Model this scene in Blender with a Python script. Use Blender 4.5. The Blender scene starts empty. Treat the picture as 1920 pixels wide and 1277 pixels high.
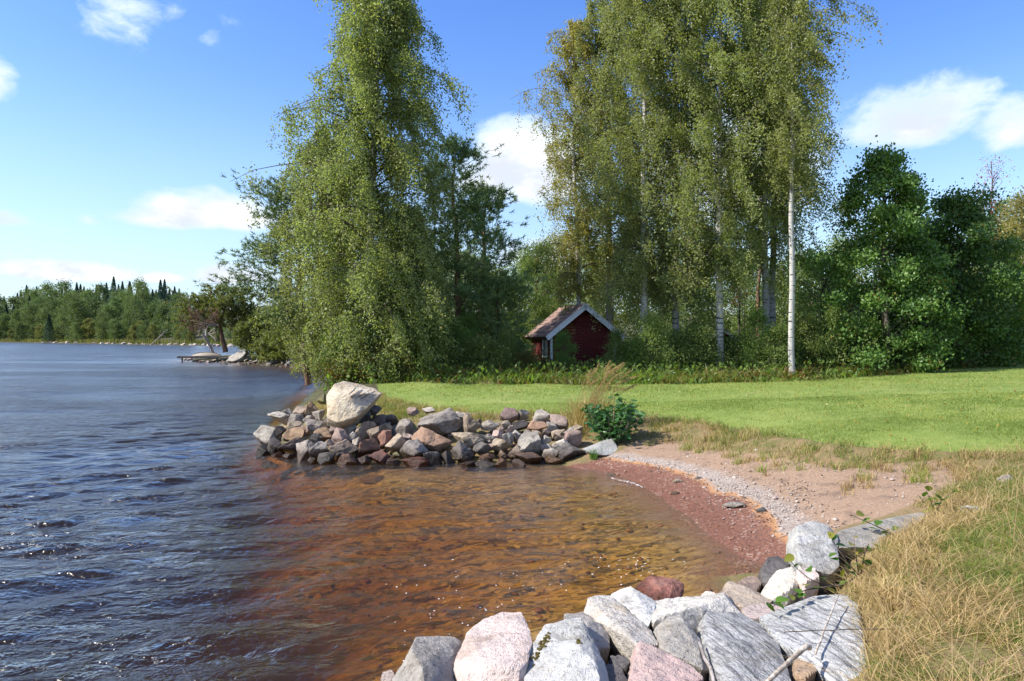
import bpy, bmesh, math, random
import numpy as np
from mathutils import Vector, Matrix

random.seed(7)
RNG = np.random.default_rng(11)
SC = bpy.context.scene
COL = SC.collection
R = math.radians

# ------------------------------------------------------------------ camera, sky, sun, exposure
CAM_H, FPX, HY = 2.2, 1280.0, 632.0
cam_d = bpy.data.cameras.new('camera')
cam_d.sensor_width, cam_d.lens = 36.0, 24.0
cam_d.clip_start, cam_d.clip_end = 0.05, 4000
cam = bpy.data.objects.new('camera', cam_d)
COL.objects.link(cam)
cam.location = (0, 0, CAM_H)
cam.rotation_euler = (R(90 - 0.29), 0, 0)
SC.camera = cam
SC.render.resolution_x, SC.render.resolution_y = 1024, 681

SUN_AZ, SUN_EL = -101.0, 43.0        # degrees, azimuth clockwise from +Y (the view direction)
world = bpy.data.worlds.new('World')
SC.world = world
world.use_nodes = True

sun_d = bpy.data.lights.new('sun', 'SUN')
sun_d.energy, sun_d.angle, sun_d.color = 5.0, R(0.53), (1.0, 0.95, 0.86)
sun = bpy.data.objects.new('sun', sun_d)
COL.objects.link(sun)
sdir = Vector((math.sin(R(SUN_AZ)) * math.cos(R(SUN_EL)), math.cos(R(SUN_AZ)) * math.cos(R(SUN_EL)), math.sin(R(SUN_EL))))
sun.rotation_euler = sdir.to_track_quat('Z', 'Y').to_euler()
sun.location = (-20, 5, 30)

vs = SC.view_settings
vs.view_transform, vs.look, vs.exposure, vs.gamma = 'Standard', 'None', 0.72, 1.0
vs.use_curve_mapping = False
cy = SC.cycles
cy.use_denoising = True
cy.max_bounces, cy.diffuse_bounces, cy.glossy_bounces, cy.transmission_bounces, cy.transparent_max_bounces = 6, 3, 3, 4, 8
cy.volume_bounces = 0
cy.caustics_reflective = cy.caustics_refractive = False
cy.sample_clamp_indirect = 6.0


class NT:
    """small helper for node trees"""
    def __init__(self, tree):
        self.t = tree

    def n(self, kind, **kw):
        nd = self.t.nodes.new(kind)
        for k, v in kw.items():
            if k.startswith('i_'):
                nd.inputs[k[2:].replace('_', ' ')].default_value = v
            else:
                setattr(nd, k, v)
        return nd

    def l(self, a, b):
        self.t.links.new(a, b)

    def setin(self, nd, idx, v):
        if hasattr(v, 'is_output') or hasattr(v, 'links'):
            self.l(v, nd.inputs[idx])
        else:
            nd.inputs[idx].default_value = v

    def math(self, op, a, b=0.0, c=None, clamp=False):
        nd = self.n('ShaderNodeMath', operation=op, use_clamp=clamp)
        self.setin(nd, 0, a)
        self.setin(nd, 1, b)
        if c is not None:
            self.setin(nd, 2, c)
        return nd.outputs[0]

    def vmath(self, op, a, b=None):
        nd = self.n('ShaderNodeVectorMath', operation=op)
        self.setin(nd, 0, a)
        if b is not None:
            self.setin(nd, 1, b)
        return nd.outputs['Value'] if op in ('DOT_PRODUCT', 'LENGTH') else nd.outputs[0]

    def noise(self, vec, scale, detail=3.0, rough=0.55, dist=0.0, color=False):
        nd = self.n('ShaderNodeTexNoise')
        if vec is not None:
            self.l(vec, nd.inputs['Vector'])
        nd.inputs['Scale'].default_value = scale
        nd.inputs['Detail'].default_value = detail
        nd.inputs['Roughness'].default_value = rough
        nd.inputs['Distortion'].default_value = dist
        return nd.outputs['Color' if color else 'Fac']

    def ramp(self, fac, lo, hi, a=0.0, b=1.0, smooth=True):
        nd = self.n('ShaderNodeMapRange', clamp=True)
        nd.interpolation_type = 'SMOOTHSTEP' if smooth else 'LINEAR'
        self.setin(nd, 0, fac)
        for i, v in zip((1, 2, 3, 4), (lo, hi, a, b)):
            self.setin(nd, i, v)
        return nd.outputs[0]

    def mix(self, fac, a, b, mode='MIX'):
        nd = self.n('ShaderNodeMix', data_type='RGBA', blend_type=mode)
        self.setin(nd, 0, fac)
        self.setin(nd, 6, a if not isinstance(a, tuple) else (*a[:3], 1))
        self.setin(nd, 7, b if not isinstance(b, tuple) else (*b[:3], 1))
        return nd.outputs[2]

    def hsv(self, col, h=0.5, s=1.0, v=1.0):
        nd = self.n('ShaderNodeHueSaturation')
        self.setin(nd, 0, h); self.setin(nd, 1, s); self.setin(nd, 2, v)
        self.setin(nd, 4, col)
        return nd.outputs[0]

    def mapping(self, vec, scale=(1, 1, 1), rot=(0, 0, 0), loc=(0, 0, 0)):
        nd = self.n('ShaderNodeMapping')
        self.l(vec, nd.inputs[0])
        nd.inputs['Scale'].default_value = scale
        nd.inputs['Rotation'].default_value = rot
        nd.inputs['Location'].default_value = loc
        return nd.outputs[0]


# ---- sky: Nishita with fair-weather clouds placed by azimuth and elevation
def build_world():
    t = world.node_tree
    t.nodes.clear()
    T = NT(t)
    out = T.n('ShaderNodeOutputWorld')
    bg = T.n('ShaderNodeBackground')
    bg.inputs['Strength'].default_value = 0.145
    T.l(bg.outputs[0], out.inputs[0])
    sky = T.n('ShaderNodeTexSky', sky_type='NISHITA', sun_disc=False)
    sky.sun_elevation, sky.sun_rotation = R(SUN_EL), R(SUN_AZ)
    sky.air_density, sky.dust_density, sky.ozone_density = 1.25, 0.35, 2.2
    geo = T.n('ShaderNodeTexCoord')
    d = geo.outputs['Generated']
    sep = T.n('ShaderNodeSeparateXYZ'); T.l(d, sep.inputs[0])
    az = T.math('ARCTAN2', sep.outputs[0], sep.outputs[1])
    el = T.math('ARCSINE', sep.outputs[2])
    com = T.n('ShaderNodeCombineXYZ'); T.l(az, com.inputs[0]); T.l(el, com.inputs[1])
    ae = com.outputs[0]
    # noise in the sky dome direction, flattened
    dm = T.mapping(d, scale=(1.0, 1.0, 1.7))
    n1 = T.noise(dm, 4.2, 8, 0.6, 0.35)
    n2 = T.noise(dm, 17.0, 5, 0.62, 0.3)
    wob = T.math('ADD', T.math('MULTIPLY', T.math('SUBTRACT', n1, 0.5), 2.5), T.math('MULTIPLY', T.math('SUBTRACT', n2, 0.5), 2.0))
    clouds = [  # azimuth/elevation from where they stand in the sky: x, y (in picture px), half sizes, density
        (232, 25, 85, 85, 0.6), (400, 75, 30, 22, 0.4), (455, 40, 50, 60, 0.32), (325, 35, 35, 55, 0.34), (-20, 160, 55, 45, 0.8),
        (385, 402, 150, 46, 1.35), (300, 412, 90, 30, 1.1), (0, 412, 55, 20, 0.7), (167, 416, 22, 12, 0.6), (118, 430, 35, 12, 0.25),
        (110, 512, 170, 27, 1.2), (10, 480, 60, 14, 0.5), (310, 523, 60, 15, 1.0), (440, 520, 95, 24, 1.1),
        (985, 325, 120, 85, 1.25), (930, 350, 80, 45, 1.0), (1015, 485, 85, 40, 1.2),
        (1715, 228, 150, 72, 0.95), (1900, 240, 90, 60, 0.9), (1790, 178, 90, 26, 0.6), (1380, 330, 150, 120, 1.2),
        (-700, 380, 260, 70, 1.1), (2600, 300, 300, 90, 1.1), (-300, 480, 200, 40, 1.0)]
    acc = None
    base = None
    for (px, py, rx, ry, a) in clouds:
        u, v = (px - 960) / FPX, (HY - py) / FPX
        A = math.atan(u); E = math.atan(v * math.cos(A)); k = math.cos(A)
        sub = T.vmath('SUBTRACT', ae, (A, E, 0))
        sc = T.vmath('MULTIPLY', sub, (FPX / rx / k / k, FPX / ry / k, 0))
        sp_ = T.n('ShaderNodeSeparateXYZ'); T.l(sc, sp_.inputs[0])      # flat base, billowing top
        yy = T.math('MAXIMUM', sp_.outputs[1], T.math('MULTIPLY', sp_.outputs[1], -1.7))
        q = T.math('ADD', T.math('MULTIPLY', sp_.outputs[0], sp_.outputs[0]), T.math('MULTIPLY', yy, yy))
        f = T.math('MULTIPLY', T.math('SUBTRACT', 1.0, T.math('MULTIPLY', q, 0.62)), a * 1.3)
        acc = f if acc is None else T.math('MAXIMUM', acc, f)
    # scattered clouds in the rest of the dome (behind the camera, overhead)
    far = T.ramp(T.math('ABSOLUTE', az), 0.95, 1.3, 0, 1)
    gen = T.math('MULTIPLY', T.math('SUBTRACT', T.noise(dm, 2.2, 2, 0.5), 0.47), 5.0)
    gen = T.math('SUBTRACT', T.math('MULTIPLY', T.math('ADD', gen, 1.2), far), 1.2)
    acc = T.math('MAXIMUM', acc, gen)
    dens = T.math('ADD', T.math('MAXIMUM', acc, -1.2), wob)
    mask = T.ramp(dens, 0.1, 0.9, 0, 0.97)
    core = T.ramp(dens, 0.5, 1.6, 0, 1)
    shade = T.noise(dm, 9.0, 4, 0.6)
    ccol = T.mix(T.ramp(shade, 0.38, 0.6), (3.5, 3.75, 4.2), (4.9, 4.9, 4.85))
    ccol = T.mix(core, (3.3, 4.1, 5.1), ccol)
    skyc = T.hsv(sky.outputs[0], 0.52, 1.33, 1.03)
    # a faint milky veil towards the horizon
    veil = T.ramp(el, -0.02, 0.36, 0.75, 0.0)
    skyc = T.mix(veil, skyc, (2.3, 3.25, 4.8))
    T.l(T.mix(mask, skyc, ccol), bg.inputs[0])
build_world()


# ------------------------------------------------------------------ helpers
def W(px, py, D):
    """a point of the place seen at pixel (px, py) of the photograph when it stands D metres ahead"""
    return np.array([(px - 960) / FPX * D, D, CAM_H - (py - HY) / FPX * D])


def CP(px, py, z):
    D = (CAM_H - z) * FPX / (py - HY)
    return ((px - 960) / FPX * D, D, z)


def mesh_np(name, V, faces, mats, smooth=True, face_attr=None, point_attr=None, mat_idx=None):
    """mesh from numpy vertices and a list of int arrays (n,3)/(n,4)"""
    me = bpy.data.meshes.new(name)
    V = np.ascontiguousarray(V, dtype=np.float32)
    faces = [np.asarray(f, dtype=np.int32) for f in faces if len(f)]
    loops = np.concatenate([f.ravel() for f in faces])
    sizes = np.concatenate([np.full(len(f), f.shape[1], np.int32) for f in faces])
    starts = np.concatenate([[0], np.cumsum(sizes)[:-1]]).astype(np.int32)
    me.vertices.add(len(V)); me.vertices.foreach_set('co', V.ravel())
    me.loops.add(len(loops)); me.loops.foreach_set('vertex_index', loops)
    me.polygons.add(len(sizes)); me.polygons.foreach_set('loop_start', starts)
    try:
        me.polygons.foreach_set('loop_total', sizes)
    except Exception:
        pass
    for m in (mats if isinstance(mats, (list, tuple)) else [mats]):
        me.materials.append(m)
    if mat_idx is not None:
        me.polygons.foreach_set('material_index', np.asarray(mat_idx, np.int32))
    me.update(calc_edges=True)
    me.polygons.foreach_set('use_smooth', np.full(len(sizes), smooth, dtype=bool))
    for dom, d in (('FACE', face_attr), ('POINT', point_attr)):
        for k, arr in (d or {}).items():
            a = me.attributes.new(k, 'FLOAT', dom)
            a.data.foreach_set('value', np.asarray(arr, np.float32))
    return me


def link(name, data, parent=None, loc=None):
    o = bpy.data.objects.new(name, data)
    COL.objects.link(o)
    if parent is not None:
        o.parent = parent
    if loc is not None:
        o.location = [float(x) for x in loc]
    return o


def tag(o, label=None, cat=None, group=None, kind=None):
    for k, v in (('label', label), ('category', cat), ('group', group), ('kind', kind)):
        if v:
            o[k] = v
    return o


def copy_tree(o, parent=None):
    c = o.copy()
    COL.objects.link(c)
    c.parent = parent
    for ch in list(o.children):
        copy_tree(ch, c)
    return c


class Geo:
    """collects geometry for one mesh object"""
    def __init__(self):
        self.V, self.T, self.Q, self.n = [], [], [], 0

    def add(self, V, T=None, Q=None):
        V = np.asarray(V, float)
        self.V.append(V)
        if T is not None and len(T):
            self.T.append(np.asarray(T) + self.n)
        if Q is not None and len(Q):
            self.Q.append(np.asarray(Q) + self.n)
        self.n += len(V)

    def tube(self, P, rad, sides=6, cap=False):
        P = np.asarray(P, float); m = len(P)
        rad = np.broadcast_to(np.asarray(rad, float), (m,))
        tan = np.gradient(P, axis=0)
        tan /= np.linalg.norm(tan, axis=1)[:, None] + 1e-9
        ref = np.array([1.0, 0.13, 0.07]) if abs(tan[:, 0]).mean() < 0.8 else np.array([0.1, 1.0, 0.2])
        a = np.cross(tan, ref); a /= np.linalg.norm(a, axis=1)[:, None] + 1e-9
        b = np.cross(tan, a)
        th = np.arange(sides) * 2 * np.pi / sides
        ring = a[:, None, :] * np.cos(th)[None, :, None] + b[:, None, :] * np.sin(th)[None, :, None]
        V = (P[:, None, :] + ring * rad[:, None, None]).reshape(-1, 3)
        i = np.arange(m - 1)[:, None] * sides
        j = np.arange(sides)[None, :]
        j2 = (j + 1) % sides
        Q = np.stack([i + j, i + j2, i + sides + j2, i + sides + j], -1).reshape(-1, 4)
        T = []
        if cap:
            T = [[0, k + 1, k] for k in range(1, sides - 1)] + [[(m - 1) * sides, (m - 1) * sides + k, (m - 1) * sides + k + 1] for k in range(1, sides - 1)]
        self.add(V, T, Q)

    def box(self, c, size, M=None):
        s = np.array([[x, y, z] for x in (-.5, .5) for y in (-.5, .5) for z in (-.5, .5)]) * np.asarray(size, float)
        if M is not None:
            s = s @ np.asarray(M).T
        self.add(s + np.asarray(c, float), None, [[0, 1, 3, 2], [4, 6, 7, 5], [0, 4, 5, 1], [2, 3, 7, 6], [0, 2, 6, 4], [1, 5, 7, 3]])

    def build(self, name, mat, parent=None, smooth=True, loc=None):
        F = []
        if self.T:
            F.append(np.concatenate(self.T))
        if self.Q:
            F.append(np.concatenate(self.Q))
        return link(name, mesh_np(name, np.concatenate(self.V), F, mat, smooth), parent, loc)


def sphere_noise(P, seed, freq, octaves=4, gain=0.5):
    """cheap smooth noise made of random plane waves, about -1..1"""
    g = np.random.default_rng(seed)
    out = np.zeros(len(P)); amp = 1.0
    for o in range(octaves):
        K = g.normal(size=(7, 3)) * freq * (2 ** o)
        ph = g.uniform(0, 6.28, 7)
        out += amp * np.sin(P @ K.T + ph).sum(1) / 3.5
        amp *= gain
    return out


_ico = {}
def ico(level):
    if level not in _ico:
        bm = bmesh.new()
        bmesh.ops.create_icosphere(bm, subdivisions=level, radius=1)
        bm.verts.ensure_lookup_table()
        V = np.array([v.co[:] for v in bm.verts]); F = np.array([[v.index for v in f.verts] for f in bm.faces])
        bm.free()
        _ico[level] = (V / np.linalg.norm(V, axis=1)[:, None], F)
    return _ico[level]


def facet_solid(level, N, d, soft, amp, seed, scale=(1, 1, 1)):
    """star-shaped stone: soft intersection of the half spaces N.x < d, then weathered with noise"""
    D, F = ico(level)
    D = D / np.asarray(scale); D /= np.linalg.norm(D, axis=1)[:, None]
    q = np.clip(D @ N.T / d[None, :], 1e-4, None)
    r = 1.0 / (q ** soft).sum(1) ** (1.0 / soft)
    P = D * r[:, None]
    s = np.median(r)
    oc = {3: 3, 4: 4, 5: 5, 6: 6}.get(level, 4)
    nz = sphere_noise(P / s, seed, 2.6, oc, 0.6)
    ridg = -np.abs(sphere_noise(P / s, seed + 5, 2.0, oc - 1, 0.62)) + 0.35
    P = P + D * (s * amp * (nz * 0.7 + ridg * 1.0))[:, None]
    return P, F


def stone_mesh(size, seed, level=4, mats=None, soft=22, amp=0.045, k=11, name='stone'):
    g = np.random.default_rng(seed)
    N = g.normal(size=(k, 3)); N /= np.linalg.norm(N, axis=1)[:, None]
    q = np.linalg.qr(g.normal(size=(3, 3)))[0]
    E = np.concatenate([q, -q]) + g.normal(size=(6, 3)) * 0.28; E /= np.linalg.norm(E, axis=1)[:, None]
    N = np.concatenate([N, E])
    d = np.concatenate([g.uniform(0.62, 0.95, k), g.uniform(0.62, 0.95, 6)])
    P, F = facet_solid(level, N, d, soft, amp, seed)
    P = P * (np.asarray(size) / (P.max(0) - P.min(0)))
    P = P - (P.max(0) + P.min(0)) / 2
    me = mesh_np(name, P, [F], mats, True)
    me.set_sharp_from_angle(angle=R(24 if soft > 20 else 60))
    return me


def hull_stone(pts, seed, level=5, mats=None, soft=40, amp=0.02, back=0.3, drop=0.35, name='boulder', foot=0.8, fshift=0.0, bz=0.8):
    """a particular boulder from the corner points one can see; its hidden back and foot are closed behind them"""
    A = np.array([W(*p) for p in pts])
    c = A.mean(0)
    zmin = A[:, 2].min()
    B = A.copy(); B[:, 1] += back; B[:, :2] = c[:2] + [0, back] + (B[:, :2] - c[:2] - [0, back]) * 0.9; B[:, 2] = np.minimum(B[:, 2] - (0.12 if bz < .9 else 0.03), B[:, 2] * bz)
    C = A.copy(); C[:, :2] = c[:2] + [fshift, back * .5] + (C[:, :2] - c[:2]) * foot; C[:, 2] = zmin - drop
    bm = bmesh.new()
    for p in np.concatenate([A, B, C]):
        bm.verts.new(p)
    bmesh.ops.convex_hull(bm, input=bm.verts[:])
    bm.normal_update()
    loose = [v for v in bm.verts if not v.link_faces]
    bmesh.ops.delete(bm, geom=loose, context='VERTS')
    H = np.array([v.co[:] for v in bm.verts])
    cc = (H.max(0) + H.min(0)) / 2 * 0.5 + H.mean(0) * 0.5
    N, d = [], []
    for f in bm.faces:
        n = np.array(f.normal[:]); dd = n @ (np.array(f.verts[0].co[:]) - cc)
        if dd < 0:
            n, dd = -n, -dd
        if f.calc_area() < 1e-5 or dd < 1e-3:
            continue
        if any(n @ m > 0.995 for m in N):
            continue
        N.append(n); d.append(dd)
    bm.free()
    ext = (H.max(0) - H.min(0))
    P, F = facet_solid(level, np.array(N), np.array(d), soft, amp, seed, 1.0 / np.maximum(ext, 0.3 * ext.max()))
    me = mesh_np(name, P, [F], mats, True)
    me.set_sharp_from_angle(angle=R(21))
    return me, cc

# ------------------------------------------------------------------ materials
def new_mat(name):
    m = bpy.data.materials.new(name)
    m.use_nodes = True
    m.node_tree.nodes.clear()
    T = NT(m.node_tree)
    out = T.n('ShaderNodeOutputMaterial')
    return m, T, out


def principled(T, out, col, rough=0.8, spec=0.3, normal=None):
    p = T.n('ShaderNodeBsdfPrincipled')
    T.setin(p, 'Base Color', col if not isinstance(col, tuple) else (*col[:3], 1))
    T.setin(p, 'Roughness', rough)
    T.setin(p, 'Specular IOR Level', spec)
    if normal is not None:
        T.l(normal, p.inputs['Normal'])
    T.l(p.outputs[0], out.inputs[0])
    return p


def bump(T, h, strength=0.5, dist=0.02):
    b = T.n('ShaderNodeBump')
    b.inputs['Strength'].default_value = strength
    b.inputs['Distance'].default_value = dist
    T.l(h, b.inputs['Height'])
    return b.outputs[0]


def rock_mat(name, c1, c2, speck, speck_amt=0.5, band=0.0, scale=1.0, stain=None, stain_amt=0.0, wet=True, band_axis=(0.84, 0.47, 0.27), lichen=0.0, wet_z=0.0):
    m, T, out = new_mat(name)
    tc = T.n('ShaderNodeTexCoord')
    oi = T.n('ShaderNodeObjectInfo')
    off = T.math('MULTIPLY', oi.outputs['Random'], 37.0)
    cx = T.n('ShaderNodeCombineXYZ')
    for k in range(3):
        T.l(off, cx.inputs[k])
    co = T.vmath('ADD', tc.outputs['Object'], cx.outputs[0])
    big = T.noise(co, 5 * scale, 4, 0.6, 0.4)
    mid = T.noise(co, 26 * scale, 4, 0.65, 0.2)
    fine = T.noise(co, 120 * scale, 2, 0.6)
    col = T.mix(T.ramp(big, 0.36, 0.64), c1, c2)
    if band > 0:
        ax = Vector(band_axis).normalized()
        bx = ax.cross(Vector((0.3, -0.8, 0.5))).normalized(); cx2 = ax.cross(bx)
        def banded(f, g_):
            cc = T.n('ShaderNodeCombineXYZ')
            for kk, (v, sc) in enumerate(((ax, f), (bx, g_), (cx2, g_))):
                T.l(T.vmath('DOT_PRODUCT', co, tuple(x * sc * scale for x in v)), cc.inputs[kk])
            return cc.outputs[0]
        bn = T.noise(banded(42, 3.2), 1.0, 4, 0.6, 0.6)
        bn2 = T.noise(banded(130, 10), 1.0, 3, 0.6, 0.3)
        f = T.math('ADD', T.math('MULTIPLY', T.ramp(bn, 0.46, 0.62), 0.75), T.math('MULTIPLY', T.ramp(bn2, 0.5, 0.66), 0.6), clamp=True)
        col = T.mix(T.math('MULTIPLY', f, band), col, speck)
    sp = T.ramp(T.math('ADD', T.math('MULTIPLY', mid, 0.5), T.math('MULTIPLY', fine, 0.5)), 0.5, 0.66)
    col = T.mix(T.math('MULTIPLY', sp, speck_amt), col, speck)
    lt = T.ramp(fine, 0.55, 0.75)
    col = T.mix(T.math('MULTIPLY', lt, 0.35), col, tuple(min(1, x * 1.5) for x in c1))
    if stain:
        sn = T.noise(co, 3.4 * scale, 5, 0.7, 0.6)
        col = T.mix(T.math('MULTIPLY', T.ramp(sn, 0.52, 0.68), stain_amt), col, stain)
    if lichen > 0:
        ln = T.noise(co, 14 * scale, 5, 0.75, 0.5)
        col = T.mix(T.math('MULTIPLY', T.ramp(ln, 0.6, 0.66), lichen), col, (0.06, 0.058, 0.045))
    wn2 = T.noise(co, 2.6 * scale, 6, 0.72, 0.8)
    col = T.mix(T.math('MULTIPLY', T.ramp(wn2, 0.5, 0.66), 0.55), col, T.mix(1.0, col, (0.45, 0.40, 0.33), 'MULTIPLY'))
    col = T.mix(T.math('MULTIPLY', T.ramp(mid, 0.60, 0.68), 0.5), col, T.mix(1.0, col, (0.35, 0.32, 0.29), 'MULTIPLY'))
    v = T.ramp(oi.outputs['Random'], 0, 1, 0.72, 1.16, False)
    h = T.ramp(T.math('FRACT', T.math('MULTIPLY', oi.outputs['Random'], 7.13)), 0, 1, 0.49, 0.51, False)
    col = T.hsv(col, h, 1.0, v)
    rough = 0.82
    if wet:
        geo = T.n('ShaderNodeNewGeometry')
        sep = T.n('ShaderNodeSeparateXYZ'); T.l(geo.outputs['Position'], sep.inputs[0])
        wn = T.noise(geo.outputs['Position'], 5.0, 3, 0.6)
        wz = T.math('ADD', sep.outputs[2], T.math('MULTIPLY', wn, -0.16))
        w = T.ramp(wz, -0.02 + wet_z, 0.11 + wet_z, 1, 0)
        col = T.mix(w, col, T.mix(1.0, col, (0.26, 0.2, 0.15), 'MULTIPLY'))
        rough = T.ramp(w, 0, 1, 0.82, 0.3)
    hh = T.math('ADD', T.math('MULTIPLY', mid, 1.0), T.math('MULTIPLY', fine, 0.35))
    hh = T.math('ADD', hh, T.math('MULTIPLY', big, 1.5))
    principled(T, out, col, rough, 0.35, bump(T, hh, 0.9, 0.03 / scale))
    return m


M = {}
M['rk_grey'] = rock_mat('grey_granite', (0.43, 0.39, 0.34), (0.30, 0.275, 0.245), (0.08, 0.075, 0.07), 0.6, lichen=0.5)
M['rk_pale'] = rock_mat('pale_granite', (0.56, 0.52, 0.455), (0.42, 0.385, 0.33), (0.13, 0.12, 0.105), 0.5, stain=(0.44, 0.35, 0.22), stain_amt=0.45, lichen=0.35)
M['rk_white'] = rock_mat('white_granite', (0.55, 0.54, 0.51), (0.43, 0.42, 0.395), (0.13, 0.125, 0.12), 0.5, stain=(0.55, 0.45, 0.31), stain_amt=0.3, lichen=0.4)
M['rk_gneiss'] = rock_mat('banded_gneiss', (0.53, 0.52, 0.50), (0.41, 0.405, 0.39), (0.085, 0.085, 0.09), 0.45, band=0.92, band_axis=(0.95, 0.12, 0.3))
M['rk_pink'] = rock_mat('pink_granite', (0.62, 0.50, 0.44), (0.54, 0.45, 0.40), (0.20, 0.13, 0.11), 0.4, stain=(0.36, 0.24, 0.16), stain_amt=0.25)
M['rk_rose'] = rock_mat('rose_granite', (0.48, 0.34, 0.30), (0.38, 0.29, 0.26), (0.12, 0.085, 0.075), 0.5)
M['rk_red'] = rock_mat('red_granite', (0.40, 0.175, 0.125), (0.28, 0.15, 0.11), (0.10, 0.055, 0.045), 0.5, stain=(0.20, 0.17, 0.14), stain_amt=0.5)
M['rk_tan'] = rock_mat('tan_granite', (0.46, 0.37, 0.28), (0.36, 0.30, 0.24), (0.12, 0.095, 0.075), 0.5, lichen=0.5)
M['rk_orange'] = rock_mat('orange_granite', (0.50, 0.32, 0.20), (0.42, 0.29, 0.20), (0.13, 0.085, 0.06), 0.45)
M['rk_dark'] = rock_mat('dark_gneiss', (0.16, 0.145, 0.135), (0.105, 0.097, 0.092), (0.05, 0.05, 0.05), 0.5, lichen=0.3)
M['rk_brown'] = rock_mat('brown_granite', (0.26, 0.19, 0.145), (0.19, 0.145, 0.12), (0.07, 0.055, 0.045), 0.5)
M['rk_cream'] = rock_mat('cream_gneiss', (0.62, 0.54, 0.41), (0.55, 0.43, 0.28), (0.30, 0.23, 0.16), 0.3, band=0.45, scale=0.55, stain=(0.34, 0.30, 0.26), stain_amt=0.6, band_axis=(0.35, 0.2, 0.9))
M['rk_moss'] = rock_mat('mossy_stone', (0.24, 0.22, 0.07), (0.20, 0.20, 0.09), (0.08, 0.08, 0.04), 0.5)


for k_, args in {'grey': ((0.36, 0.315, 0.265), (0.22, 0.19, 0.16), (0.07, 0.06, 0.05)), 'pale': ((0.47, 0.42, 0.35), (0.31, 0.27, 0.225), (0.10, 0.085, 0.07)), 'white': ((0.50, 0.45, 0.38), (0.38, 0.335, 0.275), (0.12, 0.1, 0.085)),
                 'pink': ((0.45, 0.335, 0.275), (0.33, 0.245, 0.205), (0.13, 0.09, 0.07)), 'rose': ((0.36, 0.245, 0.205), (0.25, 0.175, 0.15), (0.09, 0.065, 0.055)), 'red': ((0.30, 0.14, 0.095), (0.20, 0.105, 0.075), (0.08, 0.045, 0.035)),
                 'tan': ((0.38, 0.295, 0.21), (0.26, 0.20, 0.15), (0.09, 0.07, 0.055)), 'orange': ((0.40, 0.255, 0.155), (0.29, 0.19, 0.125), (0.10, 0.065, 0.045)), 'dark': ((0.145, 0.125, 0.11), (0.085, 0.075, 0.068), (0.04, 0.037, 0.034)),
                 'brown': ((0.21, 0.145, 0.105), (0.14, 0.10, 0.078), (0.055, 0.042, 0.035)), 'moss': ((0.24, 0.22, 0.07), (0.20, 0.20, 0.09), (0.08, 0.08, 0.04))}.items():
    M['pk_' + k_] = rock_mat('weathered_%s_stone' % k_, *args, 0.6, scale=1.6, stain=(0.14, 0.105, 0.075), stain_amt=0.6, lichen=0.5, wet_z=0.05)


def leaf_mat(name, c_dark, c_light, c_odd, odd_at=0.9, trans=0.45, rough=0.5, spec=0.35, patch=1.2, pw=0.35):
    """foliage: every leaf has its own tint (attribute), clumps vary slowly"""
    m, T, out = new_mat(name)
    at = T.n('ShaderNodeAttribute', attribute_name='tint')
    tc = T.n('ShaderNodeTexCoord')
    oi = T.n('ShaderNodeObjectInfo')
    nz = T.noise(tc.outputs['Object'], patch, 3, 0.6)
    f = T.math('ADD', T.math('MULTIPLY', at.outputs['Fac'], 1.1 - pw), T.math('MULTIPLY', T.ramp(nz, 0.35, 0.65), pw), clamp=True)
    col = T.mix(f, c_dark, c_light)
    odd = T.ramp(T.math('ADD', at.outputs['Fac'], T.math('MULTIPLY', nz, 0.12)), odd_at, odd_at + 0.09)
    col = T.mix(odd, col, c_odd)
    col = T.hsv(col, T.ramp(oi.outputs['Random'], 0, 1, 0.485, 0.512, False), 1.0, T.ramp(T.math('FRACT', T.math('MULTIPLY', oi.outputs['Random'], 5.7)), 0, 1, 0.82, 1.2, False))
    p = T.n('ShaderNodeBsdfPrincipled')
    T.l(col, p.inputs['Base Color'])
    p.inputs['Roughness'].default_value = rough
    p.inputs['Specular IOR Level'].default_value = spec
    tr = T.n('ShaderNodeBsdfTranslucent')
    T.l(T.mix(1.0, col, (1.25, 1.35, 0.55), 'MULTIPLY'), tr.inputs[0])
    mx = T.n('ShaderNodeMixShader'); mx.inputs[0].default_value = trans
    T.l(p.outputs[0], mx.inputs[1]); T.l(tr.outputs[0], mx.inputs[2])
    T.l(mx.outputs[0], out.inputs[0])
    return m


M['lf_birch'] = leaf_mat('birch_leaves', (0.185, 0.225, 0.080), (0.385, 0.415, 0.185), (0.48, 0.41, 0.15), 0.95, 0.52, 0.42, 0.4, 0.9)
M['lf_birch2'] = leaf_mat('birch_leaves_autumn', (0.195, 0.225, 0.078), (0.395, 0.41, 0.175), (0.48, 0.39, 0.12), 0.91, 0.52, 0.42, 0.4, 0.9)
M['lf_gold'] = leaf_mat('birch_leaves_golden', (0.25, 0.245, 0.075), (0.44, 0.41, 0.14), (0.50, 0.40, 0.11), 0.85, 0.52, 0.4, 0.6, 0.9)
M['lf_maple'] = leaf_mat('maple_leaves', (0.060, 0.121, 0.033), (0.151, 0.243, 0.052), (0.20, 0.13, 0.03), 0.95, 0.35, 0.45, 0.4, 1.0)
M['lf_willow'] = leaf_mat('willow_leaves', (0.10, 0.15, 0.04), (0.20, 0.25, 0.07), (0.28, 0.28, 0.08), 0.95, 0.45)
M['lf_shrub'] = leaf_mat('shrub_leaves', (0.094, 0.160, 0.043), (0.211, 0.318, 0.070), (0.18, 0.14, 0.03), 0.95, 0.5)
M['lf_fern'] = leaf_mat('fern_leaves', (0.084, 0.102, 0.024), (0.180, 0.168, 0.042), (0.22, 0.10, 0.03), 0.8, 0.4)
M['lf_red'] = leaf_mat('red_rowan_leaves', (0.14, 0.09, 0.025), (0.18, 0.12, 0.03), (0.50, 0.05, 0.02), 0.4, 0.4)
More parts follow.
